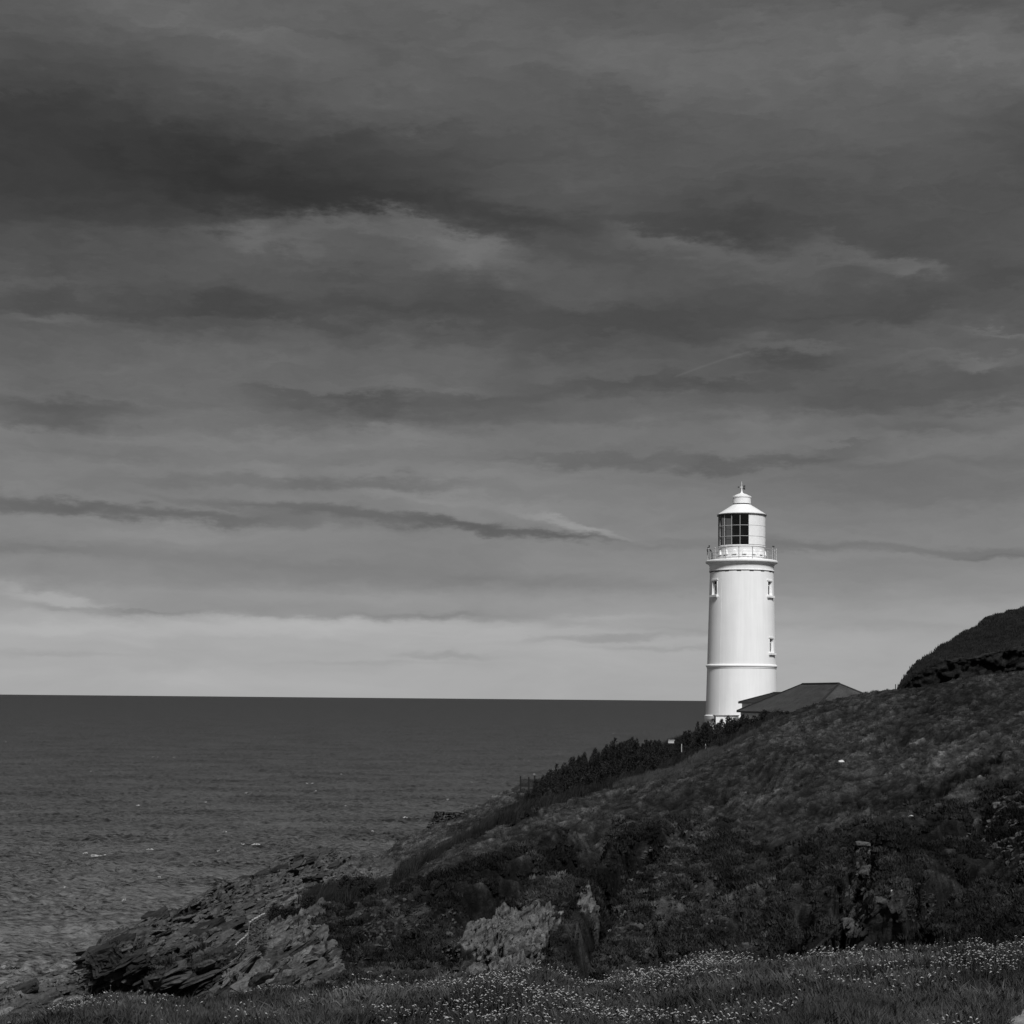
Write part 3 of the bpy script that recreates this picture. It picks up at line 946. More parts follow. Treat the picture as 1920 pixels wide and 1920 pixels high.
# tone of the vegetation: turf and heath patches, painted ridge light and hollow shade
tone = np.exp(0.40 * fbm(X0 / 7, Y0 / 7, octv=3, seed=201) + 0.95 * tuss + 0.7 * tuss2 + 0.95 * fbm(X0 / .30, Y0 / .34, octv=2, seed=205))
tm = np.zeros_like(X0)
for pg, v, sf in [([(1250, 1470), (1450, 1370), (1620, 1320), (1940, 1270), (1940, 1400), (1700, 1500), (1580, 1500), (1400, 1570), (1250, 1560)], 0.15, 40),
                  ([(880, 1770), (900, 1735), (960, 1690), (1040, 1645), (1105, 1605), (1150, 1590), (1110, 1625), (1090, 1670), (1040, 1700), (930, 1715)], 0.55, 9),
                  ([(880, 1610), (1000, 1535), (1100, 1505), (1180, 1500), (1090, 1530), (1000, 1570), (900, 1630)], 0.55, 14),
                  ([(1000, 1590), (1120, 1560), (1250, 1555), (1250, 1590), (1170, 1620), (1120, 1650), (1080, 1640), (1020, 1610)], -1.0, 12),
                  ([(740, 1700), (860, 1640), (960, 1610), (1000, 1630), (940, 1680), (850, 1720), (760, 1740)], -0.7, 16),
                  ([(1590, 1502), (1660, 1500), (1760, 1482), (1900, 1425), (1905, 1436), (1770, 1496), (1680, 1518), (1600, 1516)], -1.1, 5),
                  ([(1420, 1578), (1530, 1582), (1540, 1594), (1430, 1598)], -1.1, 5), ([(1330, 1560), (1400, 1535), (1410, 1545), (1340, 1572)], -0.8, 5),
                  ([(1640, 1560), (1940, 1480), (1940, 1800), (1780, 1780), (1700, 1650)], -0.35, 30),
                  ([(1830, 1500), (1900, 1465), (1940, 1460), (1940, 1620), (1890, 1590), (1840, 1570)], -0.9, 14),
                  ([(1150, 1700), (1250, 1650), (1500, 1640), (1480, 1740), (1440, 1800), (1160, 1830)], 0.40, 30),
                  ([(1100, 1490), (1400, 1380), (1420, 1390), (1250, 1465), (1130, 1500)], 0.35, 8),
                  ([(560, 1740), (700, 1700), (760, 1730), (700, 1800), (600, 1800)], -0.4, 20),
                  ([(690, 1640), (760, 1575), (860, 1515), (975, 1462), (1010, 1470), (960, 1500), (860, 1560), (745, 1640)], 0.75, 5),
                  ([(1700, 1290), (1940, 1260), (1940, 1330), (1700, 1350)], -0.3, 16)]:
    tm = tm + 0.9 * v * poly_mask(MX, MY, pg, sf)
tone = 0.52 * tone * np.exp(tm)
steep = np.zeros_like(X0)
gz = np.gradient(Z1, axis=0) / np.maximum(np.abs(np.gradient(Y1, axis=0)), 0.02)
steep = smooth(0.9, 1.8, np.abs(blur(gz, 2, 0)))
tone = np.clip(tone, 0.10, 4.0)
me = mesh_np('headland', TV.reshape(-1, 3), grid_faces(*Y0.shape), {'rock': rock, 'pale': pale, 'dark': dark, 'tone': tone})
headland = link('headland', me, mat=M_terr)
tag(headland, kind='structure')
TPX, TPY = px(TV)

# ------------------------------------------------------------------ hill beyond, upper right
HT = [(1672, 1325, 196), (1686, 1294, 196), (1700, 1268, 198), (1722, 1240, 200), (1762, 1212, 204), (1800, 1190, 207), (1850, 1164, 211), (1920, 1137, 216), (2000, 1112, 220), (2200, 1075, 228), (3000, 1000, 240)]
HL = [(1672, 1327, 190), (1686, 1300, 188), (1700, 1284, 187), (1722, 1262, 186), (1762, 1238, 185), (1800, 1230, 184), (1850, 1222, 184), (1920, 1212, 184), (2000, 1205, 184), (2200, 1190, 184), (3000, 1150, 184)]
U_h = axis(at(1672, 1300, 190)[0] / 190, 0.31, 260, at(1671.5, 1300, 190)[0] / 190, 0.75, 40)
hl = [shift_line(HL, -5, -7.5), shift_line(HL, 0.6, -3.2), shift_line(HL, 0.3, -0.6), line(HL), line(HT), shift_line(HT, 14, -2.5), shift_line(HT, 45, -20)]
hc = [30, 16, 8, 130, 30, 16]
HY, HZ = profile_grid(hl, U_h, hc)
HY = blur(HY, 3, 0); HZ = blur(HZ, 4, 0)
hrow = np.concatenate([np.full(c, i) for i, c in enumerate(hc)] + [np.array([9])])[:, None] * np.ones((1, len(U_h)))
HX = U_h[None] * HY
lipn = fbm(HX / 3.0, np.zeros_like(HX), octv=4, seed=88)
HZ = HZ + np.where(hrow <= 3, 1.0, 0.3) * 0.7 * lipn * smooth(0, 6, HX - HX[:, :1])
HY = HY + np.where(hrow <= 2, 1.6, 0.3) * fbm(HX / 2.2, HZ / 1.5, octv=4, seed=89)
hr = np.where(hrow <= 2, 0.9, 0.0)
hr = np.maximum(hr, np.where(hrow == 3, 0.75, 0) * smooth(22, 0, np.arange(len(hrow))[:, None] - 54 + 14 * fbm(HX / 3, HY / 3, octv=3, seed=87)))
hp = px(np.stack([HX, HY, HZ], -1))
left = smooth(1790, 1700, hp[0])
hr = np.maximum(hr, left * 0.55)
hj = fbm(HX / 2, HY / 2, HZ / 1.4, octv=5, seed=81, ridge=True)
hd = fbm(HX / 2.4, HY / 1.3, octv=4, seed=83)
HZ2 = HZ + (1 - hr) * 0.28 * hd + hr * 0.28 * hj; HY2 = HY + hr * 0.45 * hj
hdark = np.where(hrow <= 2, 0.9, 0.25 + 0.4 * left)
hdark = np.maximum(hdark, hr * 1.1)
htone = np.clip(0.26 * np.exp(0.9 * hd + 0.6 * fbm(HX / 8, HY / 8, octv=3, seed=207)), .1, 3)
me = mesh_np('hill', np.stack([HX, HY2, HZ2], -1).reshape(-1, 3), grid_faces(*HY.shape), {'rock': hr, 'pale': hr * 0, 'dark': hdark, 'tone': htone})
hill = link('hill', me, mat=M_terr); tag(hill, kind='structure')

# ------------------------------------------------------------------ scattering
SRC = bpy.data.collections.new('scatter_sources')


def tri_tuft(name, nb, h, spread, wd, mat, lean=(0.3, 0.0), rs=None, curl=0.5):
    V = []; Fs = []
    for i in range(nb):
        a = rs.uniform(0, 2 * PI); r = spread * math.sqrt(rs.random())
        bx, by = r * math.cos(a), r * math.sin(a)
        hh = h * rs.uniform(0.55, 1.1); lx = lean[0] * hh + rs.gauss(0, curl) * hh * .6; ly = lean[1] * hh + rs.gauss(0, curl) * hh * .6
        ta = rs.uniform(0, PI); wx, wy = wd * math.cos(ta), wd * math.sin(ta)
        n = len(V)
        V += [(bx - wx, by - wy, -0.05 * h), (bx + wx, by + wy, -0.05 * h), (bx + lx * .4 + wx * .7, by + ly * .4 + wy * .7, hh * .6), (bx + lx * .4 - wx * .7, by + ly * .4 - wy * .7, hh * .6), (bx + lx, by + ly, hh)]
        Fs += [(n, n + 1, n + 2, n + 3), (n + 3, n + 2, n + 4)]
    me = bpy.data.meshes.new(name); me.from_pydata(V, [], Fs); me.update(); me.materials.append(mat)
    return bpy.data.objects.new(name, me)


def scatter(name, pts, rots, scl, sources, label, cat, tone_=None):
    """one object of instances on points"""
    me = bpy.data.meshes.new(name)
    me.vertices.add(len(pts)); me.vertices.foreach_set('co', np.asarray(pts, np.float32).ravel())
    a = me.attributes.new('rot', 'FLOAT_VECTOR', 'POINT'); a.data.foreach_set('vector', np.asarray(rots, np.float32).ravel())
    a = me.attributes.new('scl', 'FLOAT', 'POINT'); a.data.foreach_set('value', np.asarray(scl, np.float32).ravel())
    a = me.attributes.new('tone', 'FLOAT', 'POINT'); a.data.foreach_set('value', np.asarray(np.ones(len(pts)) if tone_ is None else tone_, np.float32).ravel())
    me.update()
    o = bpy.data.objects.new(name, me); COL.objects.link(o)
    c = bpy.data.collections.new(name + '_source')
    for s in sources: c.objects.link(s)
    g = bpy.data.node_groups.new(name, 'GeometryNodeTree')
    g.interface.new_socket(name='Geometry', in_out='INPUT', socket_type='NodeSocketGeometry')
    g.interface.new_socket(name='Geometry', in_out='OUTPUT', socket_type='NodeSocketGeometry')
    n = g.nodes; l = g.links
    gi = n.new('NodeGroupInput'); go = n.new('NodeGroupOutput')
    m2p = n.new('GeometryNodeMeshToPoints'); l.new(gi.outputs[0], m2p.inputs[0])
    iop = n.new('GeometryNodeInstanceOnPoints'); l.new(m2p.outputs[0], iop.inputs['Points'])
    ci = n.new('GeometryNodeCollectionInfo'); ci.inputs['Collection'].default_value = c
    ci.inputs['Separate Children'].default_value = True; ci.inputs['Reset Children'].default_value = True
    l.new(ci.outputs[0], iop.inputs['Instance']); iop.inputs['Pick Instance'].default_value = True
    ar = n.new('GeometryNodeInputNamedAttribute'); ar.data_type = 'FLOAT_VECTOR'; ar.inputs['Name'].default_value = 'rot'
    l.new([q for q in ar.outputs if q.enabled and q.name == 'Attribute'][0], iop.inputs['Rotation'])
    asl = n.new('GeometryNodeInputNamedAttribute'); asl.data_type = 'FLOAT'; asl.inputs['Name'].default_value = 'scl'
    l.new([q for q in asl.outputs if q.enabled and q.name == 'Attribute'][0], iop.inputs['Scale'])
    l.new(iop.outputs[0], go.inputs[0])
    md = o.modifiers.new('instances', 'NODES'); md.node_group = g
    tag(o, label, cat, kind='stuff')
    return o


def cell_area(V):
    a = V[:-1, 1:] - V[:-1, :-1]; b = V[1:, :-1] - V[:-1, :-1]
    c = np.cross(a, b)
    return np.linalg.norm(c, axis=-1), c / (np.linalg.norm(c, axis=-1, keepdims=True) + 1e-9)


def pick(V, weight, n):
    """random points on the grid V [r,c,3], density per square metre proportional to weight[r,c]"""
    A, N = cell_area(V)
    p = (A * weight[:-1, :-1]).ravel(); p = p / p.sum()
    idx = rng.choice(len(p), size=n, p=p)
    r, c = np.unravel_index(idx, A.shape)
    s, t = rng.random(n)[:, None], rng.random(n)[:, None]
    P = V[r, c] * (1 - s) * (1 - t) + V[r, c + 1] * s * (1 - t) + V[r + 1, c] * (1 - s) * t + V[r + 1, c + 1] * s * t
    return P, N[r, c], r, c


rs = random.Random(5)
M_turf = mat_blade('turf_blades', 0.016, 0.075, toned=True)
M_bracken = mat_blade('dark_bracken', 0.008, 0.030)
M_palegrass = mat_blade('pale_dry_grass', 0.025, 0.09)
tufts = [tri_tuft('turf_tuft', 14, 0.11, 0.17, 0.018, M_turf, (0.5, 0.1), rs) for _ in range(5)]
infr = ((TPX > -250) & (TPX < 2170)).astype(float)
dens = np.clip(1 - rock * 1.6, 0, 1) * infr * ((ROW >= 4) & (ROW < 10))
dens = dens * (1 - 1.0 * np.clip(dark * 1.15, 0, 1)) * (1 - np.clip(pale * 1.4, 0, 1)) * (0.08 + 0.92 * smooth(-0.22, 0.15, tuss + 0.5 * tuss2)) * np.where(ROW >= 7, 0.9, 1)
dens = dens * (1 - steep)
P, N, r_, c_ = pick(TV, dens, 60000)
rot = np.stack([rng.normal(0, .15, len(P)), rng.normal(0, .15, len(P)), rng.uniform(-0.7, 0.7, len(P))], -1)
scatter('hillside_grass', P, rot, rng.uniform(0.5, 1.5, len(P)), tufts, 'dark tussocky turf covering the hillside below the lighthouse', 'grass', tone[r_, c_])
# turf of the hill beyond
P, N, _, _ = pick(np.stack([HX, HY2, HZ2], -1), ((hrow == 3) & (hp[0] < 2100)).astype(float) * (1 - hr * .8), 16000)
scatter('hill_grass', P, np.stack([0 * P[:, 0], 0 * P[:, 0], rng.uniform(-1, 1, len(P))], -1), rng.uniform(0.7, 1.5, len(P)),
        [tri_tuft('hill_tuft', 14, 0.24, 0.3, 0.025, mat_blade('hill_turf_blades', 0.006, 0.026), (0.5, 0.1), rs) for _ in range(3)], 'dark short turf on the rounded hill at the right edge', 'grass')
# bracken band behind the front crest
band = poly_mask(TPX, TPY, [(562, 1700), (600, 1676), (700, 1664), (745, 1648), (860, 1586), (960, 1524), (1000, 1500), (1040, 1474), (1090, 1440), (1200, 1420), (1330, 1376), (1460, 1346), (1330, 1420), (1100, 1500), (1000, 1535), (880, 1600), (740, 1680), (600, 1730)]) * ((ROW >= 6) & (ROW <= 8))

gap = (PX > 690) & (PX < 738)
band = band * np.where(gap, 0.1, 1)
P, N, _, _ = pick(TV, band, 9000)
br = [tri_tuft('bracken_tuft', 34, 0.95, 0.34, 0.022, M_bracken, (0.28, 0), rs, 0.28) for _ in range(4)]
scatter('bracken', P, np.stack([rng.normal(0, .1, len(P)), rng.normal(0, .1, len(P)), rng.uniform(-.6, .6, len(P))], -1), rng.uniform(0.6, 1.25, len(P)), br,
        'band of tall dark bracken running down the fold behind the front slope', 'bracken')
# pale dry grass along the crest
dg = [tri_tuft('dry_tuft', 30, 0.42, 0.3, 0.014, M_palegrass, (0.4, 0), rs, 0.3) for _ in range(3)]
pal = np.zeros_like(TPX)
for pg in ([(1150, 1468), (1180, 1448), (1245, 1440), (1260, 1452), (1200, 1470), (1150, 1480)], [(1260, 1445), (1340, 1400), (1345, 1410), (1265, 1456)],
           [(1440, 1360), (1400, 1385), (1300, 1440), (1250, 1470), (1330, 1420)]):
    pal = np.maximum(pal, poly_mask(TPX, TPY, pg))
P, N, _, _ = pick(TV, pal * (ROW >= 5) * (ROW <= 6), 2200)
scatter('dry_grass', P, np.stack([rng.normal(0, .1, len(P)), rng.normal(0, .1, len(P)), rng.uniform(-.6, .6, len(P))], -1), rng.uniform(0.5, 1.1, len(P)), dg,
        'pale dry grass along the crest in front of the dark shrubs', 'grass')


# ------------------------------------------------------------------ rocks
def hull_rock(seed, dims, n=16, power=0.35):
    r = random.Random(seed)
    bm = bmesh.new()
    for i in range(n):
        p = [r.uniform(-1, 1) for _ in range(3)]
        k = max(abs(q) for q in p)
        p = [q / k * r.uniform(0.82, 1.0) for q in p]
        bm.verts.new((p[0] * dims[0], p[1] * dims[1], p[2] * dims[2]))
    res = bmesh.ops.convex_hull(bm, input=bm.verts)
    dead = [g for g in res['geom_interior'] + res['geom_unused'] if isinstance(g, bmesh.types.BMVert)]
    bmesh.ops.delete(bm, geom=list(set(dead)), context='VERTS')
    me = bpy.data.meshes.new('rock')
    bm.to_mesh(me); bm.free()
    return me


def rock_pool(n, dims, mat, seed):
    L = []
    for i in range(n):
        me = hull_rock(seed + i, dims, n=15 + i % 5)
        me.materials.append(mat)
        L.append(me)
    return L


def rough_rock(seed, dims=(1, 1, 1), cuts=3, amp=1.0):
    me = hull_rock(seed, dims, 20)
    bm = bmesh.new(); bm.from_mesh(me)
    bmesh.ops.triangulate(bm, faces=bm.faces)
    for _ in range(cuts): bmesh.ops.subdivide_edges(bm, edges=bm.edges, cuts=1, use_grid_fill=True)
    co = np.array([v.co[:] for v in bm.verts])
    n = fbm(co[:, 0] * 1.6 + seed, co[:, 1] * 1.6, co[:, 2] * 5.0, octv=4, seed=seed % 50, ridge=True, gain=.6)
    b_ = co[:, 2] * 4.5 + 0.6 * n; b_ = b_ - np.floor(b_)
    k = 1 + amp * (0.16 * n + 0.12 * (b_ - .5))
    for v, q in zip(bm.verts, k): v.co = Vector((v.co.x * q, v.co.y * q, v.co.z * (1 + (q - 1) * .4)))
    bm.to_mesh(me); bm.free()
    return me


def rough_pool(n, dims, mat, seed):
    L = []
    for i in range(n):
        me = rough_rock(seed + i, dims, 2, 1.3); me.materials.append(mat); L.append(me)
    return L


M_mid = mat_rock('fractured_grey_rock', 0.008, 0.13)
big_slab = rough_pool(12, (1.0, 0.7, 0.20), M_rock, 600)
big_dark = rough_pool(10, (1.0, 0.8, 0.30), M_drock, 620)
big_mid = rough_pool(10, (1.0, 0.6, 0.34), M_mid, 640)
big_pale = rough_pool(10, (1.0, 0.6, 0.30), M_pale, 660)
big_up = rough_pool(10, (0.22, 0.40, 1.0), M_pale, 680)
slab = rock_pool(14, (1.0, 0.75, 0.30), M_rock, 100)
slab_p = rock_pool(10, (1.0, 0.6, 0.34), M_pale, 200)
slab_d = rock_pool(8, (1.0, 0.8, 0.42), M_drock, 300)
upright_p = rock_pool(8, (0.42, 0.5, 1.0), M_pale, 400)


def merged_rocks(name, parent, P, sizes, pool, eul, mat, kind='stuff'):
    V = []; Fs = []; n = 0
    pl_ = []
    for me in pool:
        v = np.array([q.co[:] for q in me.vertices]); f = [list(q.vertices) for q in me.polygons]
        pl_.append((v, np.array(f)))
    for i, p in enumerate(P):
        v, f = pl_[i % len(pl_)]
        M = np.array(Euler(eul(i)).to_matrix())
        V.append(v * sizes[i] @ M.T + p); Fs.append(f + n); n += len(v)
    me = mesh_np(name, np.concatenate(V), np.concatenate(Fs), smooth_=False)
    o = link(name, me, parent, mat)
    if kind: o['kind'] = kind
    return o


def outcrop(name, label, poly, nbig, nsmall, big, small, pool, mat, bigpool=None, tilt=-0.40, rows=(1, 9), spr=0.12, sink=0.1, mn=0.6):
    wgt = poly_mask(TPX, TPY, poly) * ((ROW >= rows[0]) & (ROW <= rows[1]))
    P, N, _, _ = pick(TV, wgt, nbig + nsmall)
    c = P.mean(0)
    root = empty(name, (float(c[0]), float(c[1]), float(P[:, 2].min()) - 0.5))
    tag(root, label, 'rock outcrop', 'bare rock outcrops on the headland')
    off = Vector(root.location)
    rr = random.Random(len(poly) + nbig)
    for i in range(nbig):
        me = (bigpool or pool)[i % len(bigpool or pool)]
        o = bpy.data.objects.new('rock', me); COL.objects.link(o); o.parent = root
        s = rr.uniform(*big)
        o.location = Vector(P[i]) - off - Vector((0, 0, sink * s))
        o.rotation_euler = (rr.gauss(0.05, spr), tilt + rr.gauss(0, spr), rr.gauss(0, 0.5))
        o.scale = (s * rr.uniform(.8, 1.4), s * rr.uniform(.7, 1.1), s * rr.uniform(mn, 1.3))
    if nsmall:
        Q = P[nbig:] - np.array(off)[None]
        sz = rng.uniform(small[0], small[1], nsmall)
        rr2 = random.Random(77)
        merged_rocks('rock_rubble', root, Q, sz, pool, lambda i: (rr2.gauss(0.05, spr * 1.5), tilt + rr2.gauss(0, spr * 1.5), rr2.uniform(-.7, .7)), mat)
    return root


outcrop('rock_outcrop', 'long dark bedded slate cliff edge stepping down to the sea at the left', [(170, 1800), (180, 1775), (270, 1715), (440, 1650), (540, 1600), (650, 1600), (640, 1640), (480, 1720), (440, 1770), (240, 1800)],
        240, 2600, (0.4, 1.3), (0.10, 0.40), slab, M_rock, big_slab, rows=(4, 9), spr=0.07)
outcrop('rock_outcrop', 'black shadowed cliff face under the overhanging nose at the left', [(165, 1795), (240, 1795), (420, 1795), (430, 1850), (400, 1880), (180, 1885)],
        150, 700, (0.35, 0.95), (0.12, 0.4), slab_d, M_rock, big_dark + big_slab, rows=(1, 5))
outcrop('rock_outcrop', 'grey fractured rock face below the pale handrail', [(430, 1775), (470, 1750), (560, 1735), (620, 1800), (610, 1880), (400, 1900), (420, 1850)],
        150, 500, (0.4, 1.15), (0.1, 0.3), slab_p, M_mid, big_mid, rows=(1, 6), tilt=-0.6, spr=0.22)
outcrop('rock_outcrop', 'large pale lichened crag halfway along the foot of the slope', [(858, 1775), (880, 1742), (930, 1720), (1040, 1706), (1036, 1745), (1012, 1805), (985, 1840), (880, 1840), (895, 1795)],
        160, 700, (0.3, 0.8), (0.08, 0.28), upright_p, M_pale, big_up, rows=(1, 6), tilt=0.55, spr=0.16, sink=0.75)
outcrop('rock_outcrop', 'low pale rock tongue at the bottom left corner beside the sea', [(-120, 1890), (0, 1850), (160, 1812), (190, 1850), (160, 1900), (60, 1940), (-120, 1960)],
        120, 700, (0.3, 0.9), (0.1, 0.3), slab_p, M_pale, big_pale + big_mid, rows=(1, 9), tilt=-0.25, spr=0.12)
outcrop('rock_outcrop', 'band of pale broken slabs above the dark bushes', [(470, 1700), (540, 1660), (600, 1640), (690, 1628), (745, 1640), (700, 1655), (600, 1680), (480, 1720)],
        80, 600, (0.25, 0.6), (0.1, 0.25), slab_p, M_pale, big_pale, rows=(6, 9), tilt=-0.38)
outcrop('rock_outcrop', 'small pale rock patch left of the dark gully', [(1078, 1694), (1100, 1674), (1122, 1690), (1116, 1712), (1088, 1708)],
        12, 60, (0.15, 0.35), (0.06, 0.18), upright_p, M_mid, rows=(4, 6), tilt=0.4, sink=0.3)
outcrop('rock_outcrop', 'ragged rock spine between the dark caves at lower right', [(1590, 1660), (1610, 1590), (1640, 1585), (1640, 1640), (1620, 1700), (1600, 1780), (1580, 1790), (1575, 1700)],
        60, 300, (0.18, 0.5), (0.08, 0.22), slab_d + slab[:4], M_rock, big_slab + big_mid, rows=(1, 6), tilt=-1.0, spr=0.3, sink=0.05)
outcrop('rock_outcrop', 'thin pale rock rib standing along the right edge of the dark gully', [(1192, 1636), (1202, 1634), (1180, 1690), (1166, 1740), (1150, 1800), (1140, 1800), (1154, 1735), (1170, 1680)],
        60, 90, (0.15, 0.36), (0.06, 0.16), upright_p, M_mid, big_up + big_mid, rows=(4, 6), tilt=0.35, sink=0.0)

# stony heath on the lower slope
for lab, poly_, nb_, ns_ in (('stony heath with small grey stones left of the pale crag', [(600, 1740), (740, 1680), (860, 1700), (850, 1760), (880, 1840), (880, 1880), (600, 1880)], 50, 1500),
                        ('speckled stony ground right of the dark gully', [(1200, 1600), (1330, 1540), (1330, 1700), (1420, 1780), (1440, 1860), (1130, 1870), (1150, 1750)], 60, 2200),
                        ('stones showing through the heather at the right edge', [(1800, 1580), (1860, 1500), (1960, 1470), (1960, 1640), (1860, 1620)], 30, 500),
                        ('broken rock and turf right of the rock spine', [(1640, 1590), (1700, 1600), (1760, 1700), (1740, 1740), (1660, 1700)], 40, 500)):
    outcrop('stony_ground', lab, poly_, nb_, ns_, (0.15, 0.38), (0.05, 0.17), slab, M_rock, big_slab, rows=(4, 5), spr=0.3, sink=0.2)
heath = [tri_tuft('heather_tuft', 46, 0.22, 0.26, 0.030, mat_blade('heather', 0.004, 0.055, toned=True), (0.1, 0.0), rs, 0.9) for _ in range(4)]
hz_ = np.maximum.reduce([poly_mask(MX, MY, [(560, 1760), (760, 1680), (900, 1640), (1100, 1580), (1300, 1540), (1450, 1600), (1600, 1570), (1960, 1480), (1960, 1900), (560, 1900)], 30) * 0.55, np.clip(dark, 0, 1)])
P, N, r_, c_ = pick(TV, (1 - steep) * infr * hz_ * np.clip(1 - rock, 0.25, 1) * (1 - np.clip(pale * 1.6, 0, 1)) * (1 - smooth(0.7, 0.9, dark)) * (ROW >= 4) * (ROW <= 6) * (0.1 + smooth(-.1, .2, fbm(X0 / 1.8, Y0 / 1.8, octv=3, seed=131))), 26000)
scatter('heather', P, np.stack([rng.normal(0, .2, len(P)), rng.normal(0, .2, len(P)), rng.uniform(-3, 3, len(P))], -1), rng.uniform(0.4, 1.3, len(P)), heath, 'dark low heather clumps on the lower slope', 'heather', tone[r_, c_])

# single stones that show on the turf


def ground_at(x, y, rows=(4, 9)):
    d = np.hypot(TPX - x, TPY - y) + 1e4 * ~((ROW >= rows[0]) & (ROW <= rows[1]))
    i = np.unravel_index(np.argmin(d), d.shape)
    return Vector(TV[i])


M_stone = simple('pale_stone', 0.50, 0.25, 3.0, 0.85, 0.5)
for (x, y, s, lab) in [(1577, 1432, 0.24, 'small white boulder alone on the upper turf slope'), (1757, 1513, 0.24, 'grey stone ringed by turf on the right slope, upper of two'),
                       (1708, 1532, 0.13, 'tiny pale stone on the right slope, lower of two'), (1668, 1670, 0.09, 'tiny white pebble right of the rock spine'),
                       (1866, 1513, 0.28, 'grey boulder in the dark heather near the right edge')]:
    me = hull_rock(900 + int(x), (1, 0.7, 0.6)); me.materials.append(M_stone if x in (1577, 1668, 1708) else M_pale)
    p = ground_at(x, y)
    o = bpy.data.objects.new('boulder', me); COL.objects.link(o); o.location = p + Vector((0, -0.05, s * .45)); o.scale = (s, s, s); o.rotation_euler = (0, -.35, .3)
    tag(o, lab, 'boulder')
# the tilted slab with a pale upper face
me = hull_rock(955, (1.0, 0.6, 0.22), 18); me.materials.append(M_pale)
o = bpy.data.objects.new('rock_slab', me); COL.objects.link(o)
o.location = ground_at(1615, 1590) + Vector((0, -0.2, 0.25)); o.scale = (0.42, 0.5, 0.5); o.rotation_euler = (0.15, 0.0, 0.1)
tag(o, 'flat slab with pale top jutting out at the head of the rock spine', 'rock')
# the nose: big overhanging blocks


nose = empty('rock_outcrop', tuple(at(195, 1840, 97)))
tag(nose, 'dark rounded nose of rock overhanging the pale tongue', 'rock outcrop', 'bare rock outcrops on the headland')
for (x, y, Y, sx, sy, sz, ty) in [(196, 1800, 95, 1.0, 1.3, 0.7, -.35), (182, 1793, 97, 0.6, 1.2, 0.5, -.2), (222, 1778, 98, 1.1, 1.2, 0.55, -.45), (250, 1812, 96, 1.3, 1.4, 0.9, -.4), (205, 1838, 99, 0.9, 1.2, 0.9, -.3),
                                  (284, 1728, 123, 0.7, 1.0, 0.7, -.3), (300, 1722, 122, 0.8, 1.0, 0.6, -.4), (236, 1762, 121, 0.9, 1.0, 0.7, -.3), (545, 1618, 136, 1.1, 1.0, 0.5, -.25), (566, 1611, 138, 1.4, 1, 0.5, -.25), (600, 1608, 140, 1.4, 1.0, 0.6, -.3), (623, 1607, 141, 1.2, 1.0, 0.5, .1), (458, 1653, 131, 0.7, 1.0, 0.4, -.3), (492, 1640, 132, 0.7, 1.0, 0.35, -.3)]:
    me = rough_rock(int(x * 7 + y)); me.materials.append(M_drock)
    o = bpy.data.objects.new('rock', me); COL.objects.link(o); o.parent = nose
    o.location = Vector(at(x, y, Y)) - Vector(nose.location); o.scale = (sx, sy, sz); o.rotation_euler = (0, ty, 0.2)

